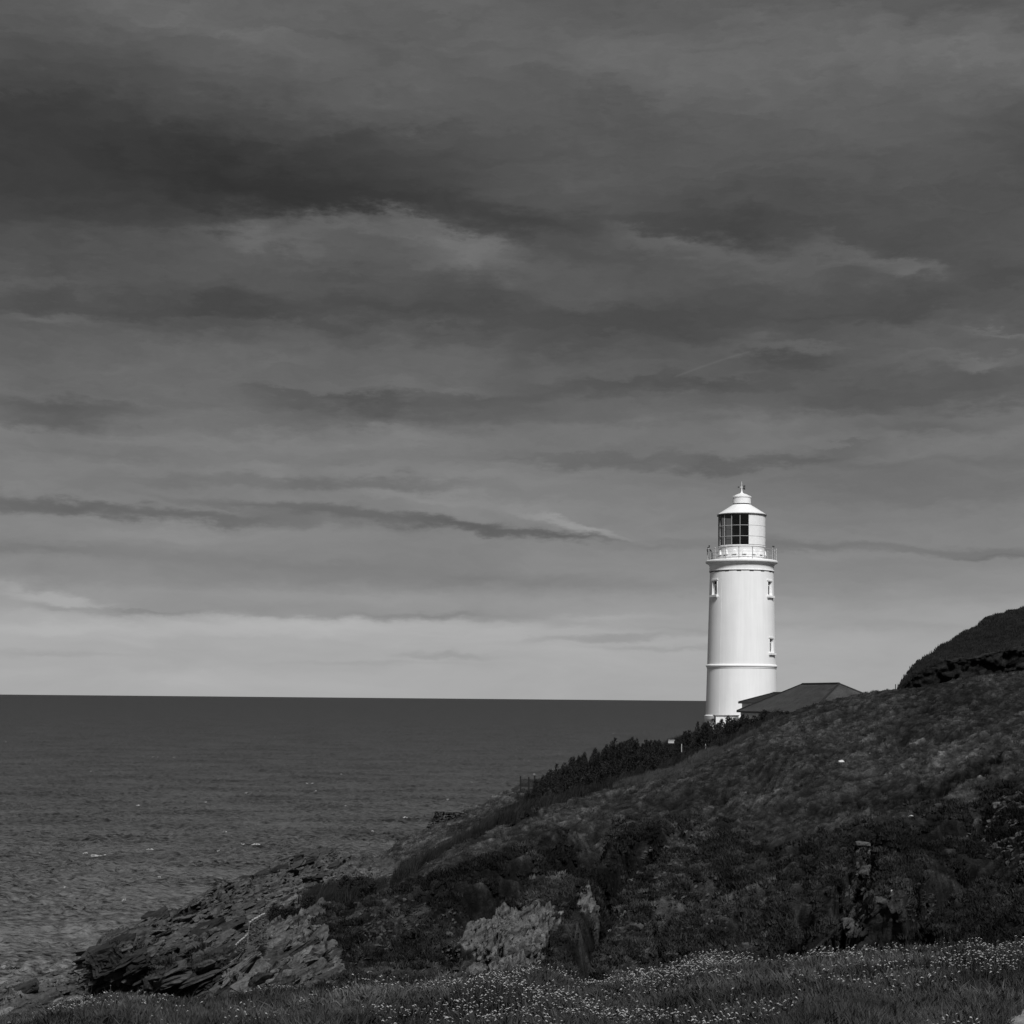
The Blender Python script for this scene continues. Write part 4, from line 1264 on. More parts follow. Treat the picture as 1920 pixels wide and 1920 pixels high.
# ------------------------------------------------------------------ foreground bank
def build_bank():
    U = axis(-0.31, 0.31, 420, -0.9, 0.9, 30)
    crest = fn([(-900, 2080), (-200, 1990), (60, 1935), (200, 1893), (400, 1882), (600, 1868), (720, 1852), (830, 1842), (960, 1838), (1130, 1832), (1290, 1824), (1440, 1808), (1500, 1803), (1620, 1804), (1660, 1795), (1700, 1786), (1750, 1786), (1820, 1791), (1870, 1782), (1920, 1772), (2200, 1750), (3000, 1720)])
    xs = 960 + U * F
    Yc = np.interp(xs, [0, 600, 1200, 1920], [19, 18.5, 18, 17])
    Zc = at(xs, crest(xs) + 11, Yc)[:, 2]
    prof_Y = [0.0 * Yc - 6, 0 * Yc + 6, 0 * Yc + 10.5, Yc - 3.5, Yc, Yc + 1.2, Yc + 6, Yc + 16, Yc + 22]
    zb = lambda yy, Yv: at(xs, yy + 0 * xs, Yv + 0 * xs)[:, 2]
    prof_Z = [0 * Yc + CAM_Z - 1.6, 0 * Yc + CAM_Z - 1.75, zb(1960, 10.5) * 1.0, zb(np.interp(xs, [0, 600, 1920], [1960, 1900, 1850]), Yc - 3.5), Zc, Zc - 0.6, Zc - 7, Zc - 18, 0 * Zc + CAM_Z - 24]
    cnt = [10, 20, 130, 130, 20, 20, 14, 6]
    Ys = []; Zs = []
    for i, c in enumerate(cnt):
        t = np.linspace(0, 1, c, endpoint=False)[:, None]
        Ys.append(prof_Y[i][None] * (1 - t) + prof_Y[i + 1][None] * t); Zs.append(prof_Z[i][None] * (1 - t) + prof_Z[i + 1][None] * t)
    Ys.append(prof_Y[-1][None]); Zs.append(prof_Z[-1][None])
    Y = np.concatenate(Ys); Z = np.concatenate(Zs)
    Y = blur(Y, 4, 0); Z = blur(Z, 6, 0)
    X = U[None] * Y
    amp = smooth(7, 11, Y)
    Z = Z + amp * (0.24 * fbm(X / 1.0, Y / 1.4, octv=4, seed=91) + 0.06 * fbm(X / .3, Y / .3, octv=3, seed=95))
    V = np.stack([X, Y, Z], -1)
    bx, by = px(V)
    pathm = poly_mask(bx, by, [(1860, 2000), (1885, 1915), (1915, 1893), (1990, 1880), (2300, 1880), (2300, 2100), (1800, 2100)], 8)
    m, t, bs = new_mat('bank_soil_and_path')
    P = geo_pos(t)
    n1 = t.noise(P, 6.0, 6, 0.65)
    c = t.mix(attr(t, 'path'), t.map(n1, 0.35, 0.65, 0.010, 0.040), t.map(t.noise(P, 25, 5, 0.6), 0.35, 0.65, 0.12, 0.28))
    t.l.new(c, bs.inputs['Base Color']); bs.inputs['Roughness'].default_value = 0.95
    bp = t.new('ShaderNodeBump'); bp.inputs['Strength'].default_value = 0.8; bp.inputs['Distance'].default_value = 0.05
    t.l.new(n1, bp.inputs['Height']); t.l.new(bp.outputs[0], bs.inputs['Normal'])
    me = mesh_np('clifftop_bank', V.reshape(-1, 3), grid_faces(*Y.shape), {'path': pathm})
    o = link('clifftop_bank', me, mat=m); tag(o, kind='structure')
    return V, bx, by, pathm


BV, BX, BY, PATH = build_bank()
vis = ((BX > -150) & (BX < 2070) & (BY < 1990) & (BV[..., 1] > 8) & (BV[..., 1] < 20.5)).astype(float) * (1 - PATH)
M_g1 = mat_blade('bank_grass', 0.012, 0.066, toned=True)
M_g2 = mat_blade('bank_leaves', 0.008, 0.070, toned=True)
M_g3 = mat_blade('bank_pale_grass', 0.03, 0.10)
g1 = [tri_tuft('grass_tuft', 26, 0.075, 0.09, 0.0030, M_g1, (0.05, 0.0), rs, 0.7) for _ in range(5)]
g2 = [tri_tuft('leaf_tuft', 40, 0.07, 0.09, 0.006, M_g2, (0.1, 0.0), rs, 1.0) for _ in range(4)]
g3 = [tri_tuft('fine_tuft', 34, 0.11, 0.08, 0.0022, M_g3, (0.35, 0.1), rs, 0.35) for _ in range(4)]


def rz(n, s=0.15):
    return np.stack([rng.normal(0, s, n), rng.normal(0, s, n), rng.uniform(-PI, PI, n)], -1)


btone = np.clip(np.exp(1.3 * fbm(BV[..., 0] / 0.7, BV[..., 1] / 0.7, octv=3, seed=161) + 0.6 * fbm(BV[..., 0] / 2.5, BV[..., 1] / 2, octv=2, seed=163)), .2, 3)
pn = fbm(BV[..., 0] / 1.1, BV[..., 1] / 0.8, octv=4, seed=101)
P, N, r_, c_ = pick(BV, vis * (0.02 + smooth(0, .3, pn)), 8000)
scatter('bank_grass', P, rz(len(P)), rng.uniform(0.5, 1.2, len(P)), g1, 'dark grass growing on the foreground bank', 'grass', btone[r_, c_])
P, N, r_, c_ = pick(BV, vis, 24000)
scatter('bank_leaves', P, rz(len(P), .3), rng.uniform(0.6, 1.3, len(P)), g2, 'low leafy herbs among the grass of the foreground bank', 'herbs', btone[r_, c_])
lowg = np.maximum(poly_mask(BX, BY, [(1490, 1960), (1500, 1890), (1620, 1885), (1700, 1900), (1900, 1885), (1870, 1930), (1700, 1960)]), 0.9 * smooth(0.36, 0.5, fbm(BV[..., 0] / 1.6, BV[..., 1] / 1.0, octv=3, seed=111)))
P, N, _, _ = pick(BV, vis * lowg, 5000)
scatter('fine_grass', P, rz(len(P)), rng.uniform(0.5, 1.1, len(P)), g3, 'fine pale grass in patches on the foreground bank', 'grass')


# flowers
M_petal = simple('white_petals', 0.36, 0.25, 30.0, 0.7)
M_stem = simple('flower_stem', 0.05, 0.2, 10.0, 0.8)


def flower_mesh(i):
    r = random.Random(i)
    V = []; Fs = []; mi = []
    h = r.uniform(0.10, 0.17); lx, ly = r.gauss(0, .02), r.gauss(0, .02)
    w_ = 0.002
    V += [(-w_, 0, -0.02), (w_, 0, -0.02), (lx + w_, ly, h), (lx - w_, ly, h), (0, -w_, -0.02), (0, w_, -0.02), (lx, ly + w_, h), (lx, ly - w_, h)]
    Fs += [(0, 1, 2, 3), (4, 5, 6, 7)]; mi += [1, 1]
    np_ = 7; rr = r.uniform(0.008, 0.018)
    tx, ty = r.gauss(0, .35), r.gauss(-.30, .25)
    c = len(V); V.append((lx, ly, h + 0.006))
    for k in range(np_):
        a = 2 * PI * k / np_
        for q, rad in ((-0.38, 0.8), (0, 1.0), (0.38, 0.8)):
            aa = a + q; x = rr * rad * math.cos(aa); y = rr * rad * math.sin(aa)
            V.append((lx + x, ly + y, h + tx * x + ty * y - 0.002))
        b = c + 1 + k * 3
        Fs += [(c, b, b + 1), (c, b + 1, b + 2)]; mi += [0, 0]
    me = bpy.data.meshes.new('flower'); me.from_pydata(V, [], Fs); me.update()
    me.materials.append(M_petal); me.materials.append(M_stem)
    me.polygons.foreach_set('material_index', mi)
    return me


FM = [flower_mesh(i) for i in range(8)]
fl_n = fbm(BV[..., 0] / 0.7 + 5, BV[..., 1] / 0.6, octv=3, seed=121)
fl_c = fbm(BV[..., 0] / 2.1 + 5, BV[..., 1] / 1.5, octv=2, seed=123)
fw = vis * smooth(0.0, 0.35, fl_n) * (0.45 + smooth(-0.15, 0.25, fl_c)) * (1 - lowg)
edge_boost = 1 + 1.2 * smooth(14.5, 17, BV[..., 1])
fw = fw * np.interp(BX, [0, 180, 300, 2000], [0.0, 0.35, 1, 1]) * edge_boost
P, N, _, _ = pick(BV, fw, 17000)
pxx, pyy = px(P)
infr_ = (pxx > 20) & (pxx < 1900) & (pyy < 1905) & (pyy > 1700)
order = np.argsort(np.where(infr_, P[:, 1], 999))
near_i = order[:300]
rest = order[300:]
for k, i in enumerate(near_i):
    o = bpy.data.objects.new('flower', FM[k % 8]); COL.objects.link(o)
    o.location = P[i]; o.rotation_euler = (0, 0, rng.uniform(-0.6, 0.6)); s = rng.uniform(0.75, 1.15); o.scale = (s, s, s)
    tag(o, 'small white flower on a thin stem among the nearest of the clifftop bank', 'flower', 'white flowers on the foreground bank')
srcs = []
for i in range(8):
    srcs.append(bpy.data.objects.new('flower_source', FM[i]))
Pr = P[rest]
r0 = rz(len(Pr), .1); r0[:, 2] = rng.uniform(-.6, .6, len(Pr))
scatter('flower_carpet', Pr, r0, rng.uniform(0.6, 1.1, len(Pr)), srcs, 'hundreds of tiny white flowers scattered farther along the clifftop bank', 'flowers')


# dark dead stems in the foreground
def bank_at(x, y):
    d = np.hypot(BX - x, BY - y) + 1e4 * (BV[..., 1] > 19)
    return Vector(BV[np.unravel_index(np.argmin(d), d.shape)])


def seed_head(loc, h, seed, label):
    r = random.Random(seed)
    root = empty('dead_plant', loc)
    tag(root, label, 'dead plant', 'dark dead flower stalks along the bottom of the bank')
    b = MB(); b.bar((0, 0, -.02), (r.gauss(0, .01), 0, h), 0.003, 5, 0.002); b.build('stalk', M_post, root)
    q = MB()
    for k in range(26):
        z = h * r.uniform(0.25, 1.0); a = r.uniform(0, 2 * PI); L = r.uniform(.01, .028)
        q.bar((0, 0, z), (L * math.cos(a), L * math.sin(a), z + r.uniform(0.01, .03)), 0.0035, 4, 0.002)
    q.build('seed_head', M_post, root)


WH = ['stub at far right edge', 'tall forked one near the right corner', 'pair member left of the right corner', 'short stalk under the dense flowers', 'stalk beside the pale grass patch', 'leaning stalk amid the pale grass', 'leftmost stalk standing in the dark hollow', 'second stalk from the left', 'thin stalk between the flower clusters', 'stalk just left of the pale path', 'stalk behind the pale path']
for k, (x, y, hp_) in enumerate([(1908, 1893, 16), (1882, 1895, 30), (1870, 1890, 22), (1757, 1895, 28), (1720, 1912, 26), (1700, 1912, 24), (1625, 1912, 26), (1446, 1908, 34), (1480, 1918, 22), (1790, 1906, 14), (1812, 1896, 20)]):
    p = bank_at(x, y); seed_head(p, hp_ * p.y / F * 1.2, k, 'dark dead flower stalk, ' + WH[k])

# ------------------------------------------------------------------ shrubs
M_leaf = mat_blade('shrub_leaves', 0.004, 0.036)
M_wood = simple('shrub_wood', 0.02, 0.3, 6.0, 0.9)


def shrub_meshes(seed, spires=6, n=5200):
    r = random.Random(seed)
    V = []; Fs = []
    sp = []
    for k in range(spires):
        a = r.uniform(0, 2 * PI); d = 0.33 * math.sqrt(r.random())
        sp.append((d * math.cos(a) * 1.1, d * math.sin(a), r.uniform(0.5, 1.0) ** 0.8, r.uniform(0.16, 0.28)))
    for i in range(n):
        cx, cy, h, rd = sp[r.randrange(spires)]
        t = r.random() ** 0.75
        rad = rd * (min(1, 0.5 + 2 * t) * (1 - t) ** 0.55 + 0.04) * math.sqrt(r.random())
        a = r.uniform(0, 2 * PI)
        x, y, z = cx * (0.6 + 0.5 * t) + rad * math.cos(a) + 0.10 * t * t, cy + rad * math.sin(a), h * (0.02 + t * 0.98)
        L = r.uniform(0.03, 0.075); wd = L * 0.24
        d = Vector((r.gauss(0.1, .45) + math.cos(a) * .4, r.gauss(0, .45) + math.sin(a) * .4, r.uniform(.4, 1.2))).normalized() * L
        s = d.cross(Vector((r.gauss(0, 1), r.gauss(0, 1), r.gauss(0, 1)))).normalized() * wd
        p = Vector((x, y, z)); n0 = len(V)
        V += [p - s, p + s, p + d]
        Fs += [(n0, n0 + 1, n0 + 2)]
    me = bpy.data.meshes.new('foliage'); me.from_pydata(V, [], Fs); me.update(); me.materials.append(M_leaf)
    b = MB()
    for cx, cy, h, rd in sp:
        b.bar((0, 0, -0.05), (cx * .7, cy * .7, h * .4), 0.02, 5, 0.013); b.bar((cx * .7, cy * .7, h * .4), (cx, cy, h * .85), 0.013, 5, 0.004)
    o = b.build('stem', M_wood); st = o.data; bpy.data.objects.remove(o)
    return me, st


SH = [shrub_meshes(i, 12 + i % 5) for i in range(6)]
# tops of the hedge as seen: (x px, top y px, base y px, distance, width px)
spots = [(1446, 1332, 1364, 158, 38), (1425, 1338, 1372, 160, 36), (1404, 1346, 1384, 160, 34), (1388, 1342, 1392, 162, 26), (1372, 1351, 1398, 160, 34), (1352, 1346, 1404, 164, 36), (1334, 1356, 1410, 162, 34),
         (1316, 1355, 1412, 168, 30), (1300, 1366, 1418, 164, 32), (1285, 1374, 1420, 168, 30), (1272, 1388, 1426, 164, 20), (1248, 1402, 1430, 162, 22), (1236, 1388, 1434, 166, 24), (1218, 1392, 1436, 164, 28), (1196, 1384, 1444, 168, 34),
         (1178, 1386, 1450, 162, 32), (1160, 1388, 1454, 166, 32), (1142, 1394, 1458, 162, 34), (1122, 1404, 1466, 164, 34), (1104, 1412, 1470, 160, 32), (1086, 1413, 1478, 162, 28), (1068, 1424, 1486, 158, 32), (1050, 1436, 1492, 156, 32),
         (1032, 1446, 1498, 154, 32), (1014, 1462, 1506, 152, 30), (998, 1478, 1514, 150, 28), (1258, 1400, 1432, 155, 30), (1440, 1350, 1380, 150, 40), (1405, 1362, 1392, 151, 40), (1370, 1376, 1408, 150, 40), (1335, 1388, 1420, 150, 40), (1300, 1400, 1432, 149, 40), (1262, 1412, 1446, 147, 40),
         (1225, 1410, 1456, 146, 44), (1185, 1412, 1466, 144, 44), (1145, 1424, 1476, 142, 44), (1105, 1440, 1486, 140, 44), (1066, 1456, 1498, 138, 40), (1030, 1474, 1512, 136, 38)]
for k, (x, yt, yb, Y, wd) in enumerate(spots):
    top = Vector(at(x, yt, Y)); bot = Vector(at(x, yb + 8, Y)); H = (top.z - bot.z); W = wd * Y / F * 1.75
    root = empty('shrub', (bot.x, Y, bot.z))
    fr = yb - yt
    tag(root, 'dark upright evergreen shrub in the hedge climbing to the lighthouse', 'shrub', 'dark shrubs of the hedge left of the lighthouse')
    me, st = SH[k % 6]
    for nm, mm in (('foliage', me), ('stem', st)):
        o = bpy.data.objects.new(nm, mm); COL.objects.link(o); o.parent = root; o.scale = (W, W, H * 1.04); o.rotation_euler = (0, 0, rs.uniform(-.9, .9))
# low round bushes at lower left
for (x, y, wd, ht, Y, lab) in [(520, 1733, 62, 36, 103, 'black rounded bush just right of the pale handrail'), (660, 1700, 90, 52, 107, 'windswept dark bush at the lower end of the bracken band'), (600, 1716, 90, 34, 105, 'low dark bush left of the windswept one'), (565, 1728, 60, 26, 103, 'small dark bush in the hollow above the grey rock face')]:
    p = Vector(at(x, y + 4, Y)); root = empty('bush', p); tag(root, lab, 'bush', 'dark bushes beside the slate cliff')
    me, st = SH[(x // 10) % 6]
    for nm, mm in (('foliage', me), ('stem', st)):
        o = bpy.data.objects.new(nm, mm); COL.objects.link(o); o.parent = root; o.scale = (wd * Y / F * 1.25, wd * Y / F * 1.1, ht * Y / F * 1.15); o.rotation_euler = (0, 0.1, rs.uniform(-.9, .9))

# ------------------------------------------------------------------ lighthouse
TX, TY = 1390.5, 210.0
S = TY / F


def tz(y):
    return float(at(TX, y, TY)[2])


T0 = at(TX, 1366, TY)
GZ = float(T0[2])
CX = float(at(TX, 1150, TY)[0])
lh = empty('lighthouse', (CX, TY, GZ))
tag(lh, 'tall tapering white lighthouse tower with gallery and lantern above the dark hedge', 'lighthouse')
CAMA = math.atan2(-TY, -CX)          # direction from tower axis to the camera


def zz(y): return tz(y) - GZ


def ang(pxoff, rpx):
    """angle on the tower for a feature seen pxoff right of the axis"""
    return CAMA + math.asin(max(-1, min(1, pxoff / rpx)))


def radz(z):          # shaft radius at height z
    y1, y0 = zz(1074), zz(1345)
    t = (z - y0) / (y1 - y0)
    return (66.8 + (59.3 - 66.8) * t) * S


# windows: (centre offset px, top y, bottom y, width m)
wins = [(-50.0, 1091, 1117, 0.98, 'upper left'), (52.5, 1092, 1118, 0.98, 'upper right'), (55.5, 1198, 1224, 0.98, 'lower right')]
W = []
for off, yt, yb, wd, _ in wins:
    zt, zb_ = zz(yt), zz(yb)
    r_ = radz((zt + zb_) / 2); a = ang(off, r_ / S)
    W.append((a, (zt, zb_), wd, r_, math.asin(wd / 2 / r_)))


def shaft():
    angs = set(2 * PI * k / 96 for k in range(96)); zs = set()
    z0, z1 = zz(1345), zz(1074)
    zbelt = zz(1252)
    for k in range(14): zs.add(z0 + (z1 - z0) * k / 13)
    for a, (zt, zb_), wd, r_, ha in W:
        angs = {q for q in angs if min(abs((q - a + PI) % (2 * PI) - PI - s * ha) for s in (-1, 1)) > 0.012}
        angs.add((a - ha) % (2 * PI)); angs.add((a + ha) % (2 * PI))
        zs = {q for q in zs if abs(q - zt) > .08 and abs(q - zb_) > .08}
        zs.add(zt); zs.add(zb_)
    A = sorted(angs); Zs = sorted(zs); n = len(A)
    V = [(radz(z) * math.cos(a), radz(z) * math.sin(a), z) for z in Zs for a in A]
    Fs = []
    for j in range(len(Zs) - 1):
        zc = (Zs[j] + Zs[j + 1]) / 2
        for k in range(n):
            a1, a2 = A[k], A[(k + 1) % n]
            if a2 < a1: a2 += 2 * PI
            ac_ = (a1 + a2) / 2
            if any(zb_ < zc < zt and abs((ac_ - a + PI) % (2 * PI) - PI) < ha for a, (zt, zb_), wd, r_, ha in W): continue
            Fs.append((j * n + k, j * n + (k + 1) % n, (j + 1) * n + (k + 1) % n, (j + 1) * n + k))
    m_ = MB(); m_.add(V, Fs); return m_.build('shaft', M_wall, lh, True)


shaft()


def circ_box(mb, r, a, z, sx, sr, sz):
    """box on the cylinder at angle a: sx tangential, sr radial, sz vertical"""
    M = Matrix.Rotation(a, 3, 'Z')
    c = M @ Vector((r, 0, 0)); mb.box((c.x, c.y, z), (sr, sx, sz), M)


M_glass_dark, t_, bs_ = new_mat('window_glass')
bs_.inputs['Base Color'].default_value = (0.006, 0.006, 0.006, 1); bs_.inputs['Roughness'].default_value = 0.08
for (a, (zt, zb_), wd, r_, ha), wn in zip(W, wins):
    wroot = MB(); M = Matrix.Rotation(a, 3, 'Z')
    # reveal: four sides of the opening, going 0.45 m in
    rc = r_ * math.cos(ha); d0, d1 = rc + 0.035, rc - 0.5
    for s in (-1, 1): wroot.box(M @ Vector(((d0 + d1) / 2, s * (wd / 2 + 0.03), (zt + zb_) / 2)), (d0 - d1, 0.06, zt - zb_ + .12), M)
    wroot.box(M @ Vector(((d0 + d1) / 2, 0, zt + 0.03)), (d0 - d1 + .06, wd + .14, 0.06), M)
    wroot.box(M @ Vector(((d0 + d1) / 2, 0, zb_ - 0.03)), (d0 - d1 + .02, wd + .11, 0.06), M)
    wo_ = wroot.build('window', M_wall, lh)
    fr = MB(); df = rc - 0.20
    for s in (-1, 1): fr.box(M @ Vector((df, s * (wd / 2 - 0.06), (zt + zb_) / 2)), (0.06, 0.12, zt - zb_), M)
    fr.box(M @ Vector((df, 0, zt - (zt - zb_) * 0.30)), (0.07, wd - .24, 0.10), M); fr.box(M @ Vector((df, 0, zb_ + 0.05)), (0.07, wd - .24, 0.10), M)
    lowh = (zt - zb_) * 0.64
    for s in (-1, 1): fr.box(M @ Vector((df + 0.005, s * (wd * 0.30), zb_ + 0.05 + lowh / 2)), (0.055, 0.16, lowh), M)
    fr.build('frame', M_metalw, wo_)
    pn_ = MB(); pn_.box(M @ Vector((df - 0.05, 0, (zt + zb_) / 2)), (0.02, wd - .01, zt - zb_ - .01), M); pn_.build('pane', M_glass_dark, wo_)
    sb = MB(); sb.box(M @ Vector((r_ + 0.02, 0, zb_ - 0.16)), (0.42, wd + 0.5, 0.24), M); sb.build('sill', M_wall, wo_)
    sb = MB(); sb.box(M @ Vector((r_ - 0.02, 0, zb_ - 0.36)), (0.24, wd + 0.30, 0.15), M); sb.build('sill_bracket', M_wall, wo_)
    hd_ = MB(); hd_.box(M @ Vector((r_ - 0.02, 0, zt + 0.12)), (0.12, wd + 0.34, 0.12), M); hd_.build('lintel', M_wall, wo_)

# plinth and belt
MB().lathe([(0, zz(1340.5)), (67.0 * S, zz(1340.5)), (69.0 * S, zz(1342.5)), (69.0 * S, zz(1349)), (68.2 * S, zz(1350)), (68.6 * S, -2.5)]).build('plinth', M_wall, lh, True)
MB().lathe([(63.5 * S, zz(1246)), (65.6 * S, zz(1247.0)), (66.6 * S, zz(1248.2)), (66.6 * S, zz(1250.2)), (65.2 * S, zz(1250.8)), (65.2 * S, zz(1253.2)), (64.2 * S, zz(1253.8)), (63.5 * S, zz(1254))]).build('belt_course', M_wall, lh, True)
# collar, cove and gallery slab
MB().lathe([(58.8 * S, zz(1072.5)), (60.9 * S, zz(1072.2)), (60.9 * S, zz(1070.6)), (60.1 * S, zz(1070.2)), (60.1 * S, zz(1063)), (60.6 * S, zz(1061)), (62.5 * S, zz(1058.8)), (64.8 * S, zz(1057.4)), (66.2 * S, zz(1057.0)),
            (67.2 * S, zz(1056.2)), (67.6 * S, zz(1054.8)), (67.2 * S, zz(1053.2)), (65.5 * S, zz(1052)), (60.0 * S, zz(1051)), (30 * S, zz(1050.6))]).build('gallery', M_wall, lh, True)
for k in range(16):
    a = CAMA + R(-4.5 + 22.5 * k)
    b = MB(); circ_box(b, 59.4 * S, a, zz(1073.4), 0.50, 0.07, 0.13); b.build('shade_dash', M_dark, lh)  # dark boxes standing for the shadow dashes under the collar
# railing
post_a = [CAMA + R(-4.5 + 22.5 * k) for k in range(16)]
RR = 64.5 * S
for k, a in enumerate(post_a):
    b = MB(); c, s = RR * math.cos(a), RR * math.sin(a)
    b.bar((c, s, zz(1052)), (c, s, zz(1031.5)), 0.045, 8); b.sphere((c, s, zz(1030.6)), 0.09, 8); b.build('railing_post', M_bar, lh)
for yr_ in (1032.5, 1038.5, 1045):
    b = MB(); n = 64
    for k in range(n):
        a1, a2 = 2 * PI * k / n, 2 * PI * (k + 1) / n
        b.bar((RR * math.cos(a1), RR * math.sin(a1), zz(yr_)), (RR * math.cos(a2), RR * math.sin(a2), zz(yr_)), 0.013, 5)
    b.build('railing', M_bar, lh)
# lantern
RL = 43.4 * S
MB().lathe([(RL, zz(1052)), (RL, zz(1027.5)), (RL + .02, zz(1027.2)), (RL + .09, zz(1026.8)), (RL + .09, zz(1025.2)), (RL - .02, zz(1024.4)), (RL - .25, zz(1024))]).build('lantern_base', M_metalw, lh, True)
MB().lathe([(RL + .05, zz(1044.6)), (RL + .10, zz(1044.9)), (RL + .10, zz(1046.2)), (RL + .03, zz(1046.5))]).build('base_moulding', M_metalw, lh, True)
for k in range(15):
    a = CAMA + R(6.7 + 24 * k)
    b = MB(); M = Matrix.Rotation(a, 3, 'Z')
    V = []
    for z_, o_, w_ in ((zz(1033), 0.02, .10), (zz(1035), 0.14, .15), (zz(1041), 0.20, .24), (zz(1042.2), 0.20, .24)):
        for s in (-1, 1): V.append(M @ Vector((RL + o_, s * w_, z_)))
        for s in (1, -1): V.append(M @ Vector((RL - .02, s * w_, z_)))
    Fs = []
    for j in range(3):
        for q in range(4): Fs.append((j * 4 + q, j * 4 + (q + 1) % 4, (j + 1) * 4 + (q + 1) % 4, (j + 1) * 4 + q))
    Fs += [(0, 1, 2, 3), (15, 14, 13, 12)]
    b.add(V, Fs).build('vent_cowl', M_metalw, lh)
    b = MB(); circ_box(b, RL + 0.005, a, zz(1042.9), 0.42, 0.03, 0.06); b.build('shade_dash', M_dark, lh)  # dark strip standing for the shadow under the cowl
# glazing runs from the far left round the front to x = 1404; solid panels elsewhere
ztop, zbot = zz(966), zz(1024)
a_edge = ang(1404 - 1391, 43.4)
a_m1, a_m2 = ang(1387 - 1391, 43.4), ang(1371.5 - 1391, 43.4)
step = a_edge - a_m1
# vertical bars step clockwise (towards the left of the picture)

a_open_end = CAMA - R(180) + math.asin((1391 - 1371.5) / 43.4)   # far side: open for x < 1371
nb_ = int(round((a_edge - a_open_end) / step))
bars = [a_edge + (a_open_end - a_edge) * k / nb_ for k in range(nb_ + 1)]
a_end = min(bars)
zr = [zbot, zz(1008.5), zz(988.5), ztop]
for i, a in enumerate(bars):
    b = MB(); circ_box(b, RL, a, (ztop + zbot) / 2, 0.05, 0.08, ztop - zbot); gb = b.build('glazing_bar', M_bar, lh)
    b = MB(); circ_box(b, RL - .12, a, (ztop + zbot) / 2, 0.10, 0.14, ztop - zbot); b.build('bar_shade', M_int, gb)  # dark strip added as the shaded inner side of the bar
for zc in zr[1:3]:
    b = MB()
    for i in range(len(bars) - 1):
        n = 4
        for q in range(n):
            a1 = bars[i] + (bars[i + 1] - bars[i]) * q / n; a2 = bars[i] + (bars[i + 1] - bars[i]) * (q + 1) / n
            b.bar((RL * math.cos(a1), RL * math.sin(a1), zc), (RL * math.cos(a2), RL * math.sin(a2), zc), 0.035, 6)
    b.build('glazing_rail', M_bar, lh)
M_glass, t_, bs_ = new_mat('lantern_glass')
tr = t_.new('ShaderNodeBsdfTransparent'); tr.inputs[0].default_value = (0.58, 0.58, 0.58, 1)
gl = t_.new('ShaderNodeBsdfGlossy'); gl.inputs['Roughness'].default_value = 0.03; gl.inputs[0].default_value = (.8, .8, .8, 1)
mx = t_.new('ShaderNodeMixShader'); mx.inputs[0].default_value = 0.05
t_.l.new(tr.outputs[0], mx.inputs[1]); t_.l.new(gl.outputs[0], mx.inputs[2])
t_.l.new(mx.outputs[0], [n for n in t_.n if n.type == 'OUTPUT_MATERIAL'][0].inputs['Surface'])
for i in range(len(bars) - 1):
    for j in range(3):
        a1, a2 = bars[i + 1] + .014, bars[i] - .014
        b = MB()
        b.lathe([(RL - .02, zr[j] + .05), (RL - .02, zr[j + 1] - .05)], 4, a1, a2); b.build('pane', M_glass, lh)
# blank panels
p0, p1 = a_edge, a_end + 2 * PI
npan = 6
for i in range(npan):
    for j in range(3):
        a1 = p0 + (p1 - p0) * i / npan; a2 = p0 + (p1 - p0) * (i + 1) / npan
        b = MB(); g = 0.018
        b.lathe([(RL - .10, zr[j] + g), (RL + .05, zr[j] + g), (RL + .05, zr[j + 1] - g), (RL - .10, zr[j + 1] - g)], 8, a1 + .0015, a2 - .0015)
        b.build('blank_panel', M_metalw, lh)
b = MB(); b.lathe([(RL - .13, zbot), (RL - .13, ztop)], 48, p0 + .02, p1 - .02); b.build('lining', M_int, lh)
b = MB(); b.lathe([(0.02, zbot - .02), (RL - .06, zbot - .02)], 48); b.build('lantern_floor', M_int, lh)
b = MB(); b.lathe([(0.02, ztop + .02), (RL + .04, ztop + .02)], 48); b.build('lantern_ceiling', M_int, lh)
# optic
M_lens, t_, bs_ = new_mat('lens_glass')
bs_.inputs['Base Color'].default_value = (0.02, 0.02, 0.02, 1); bs_.inputs['Roughness'].default_value = 0.12
prof = [(0.55, zz(1020))]
for k in range(17):
    t = k / 16; z = zz(1014) + (zz(972) - zz(1014)) * t
    r = 0.75 + 0.42 * math.sin(PI * t); prof += [(r, z), (r + 0.05, z + 0.03)]
prof += [(0.3, zz(969))]
MB().lathe(prof, 24).build('optic', M_lens, lh)
b = MB()
for a in (0.9, 1.9, 4.4, 5.9): b.bar((1.1 * math.cos(a), 1.1 * math.sin(a), zbot), (1.1 * math.cos(a), 1.1 * math.sin(a), ztop), 0.06, 6)
b.build('optic_frame', M_dark, lh)
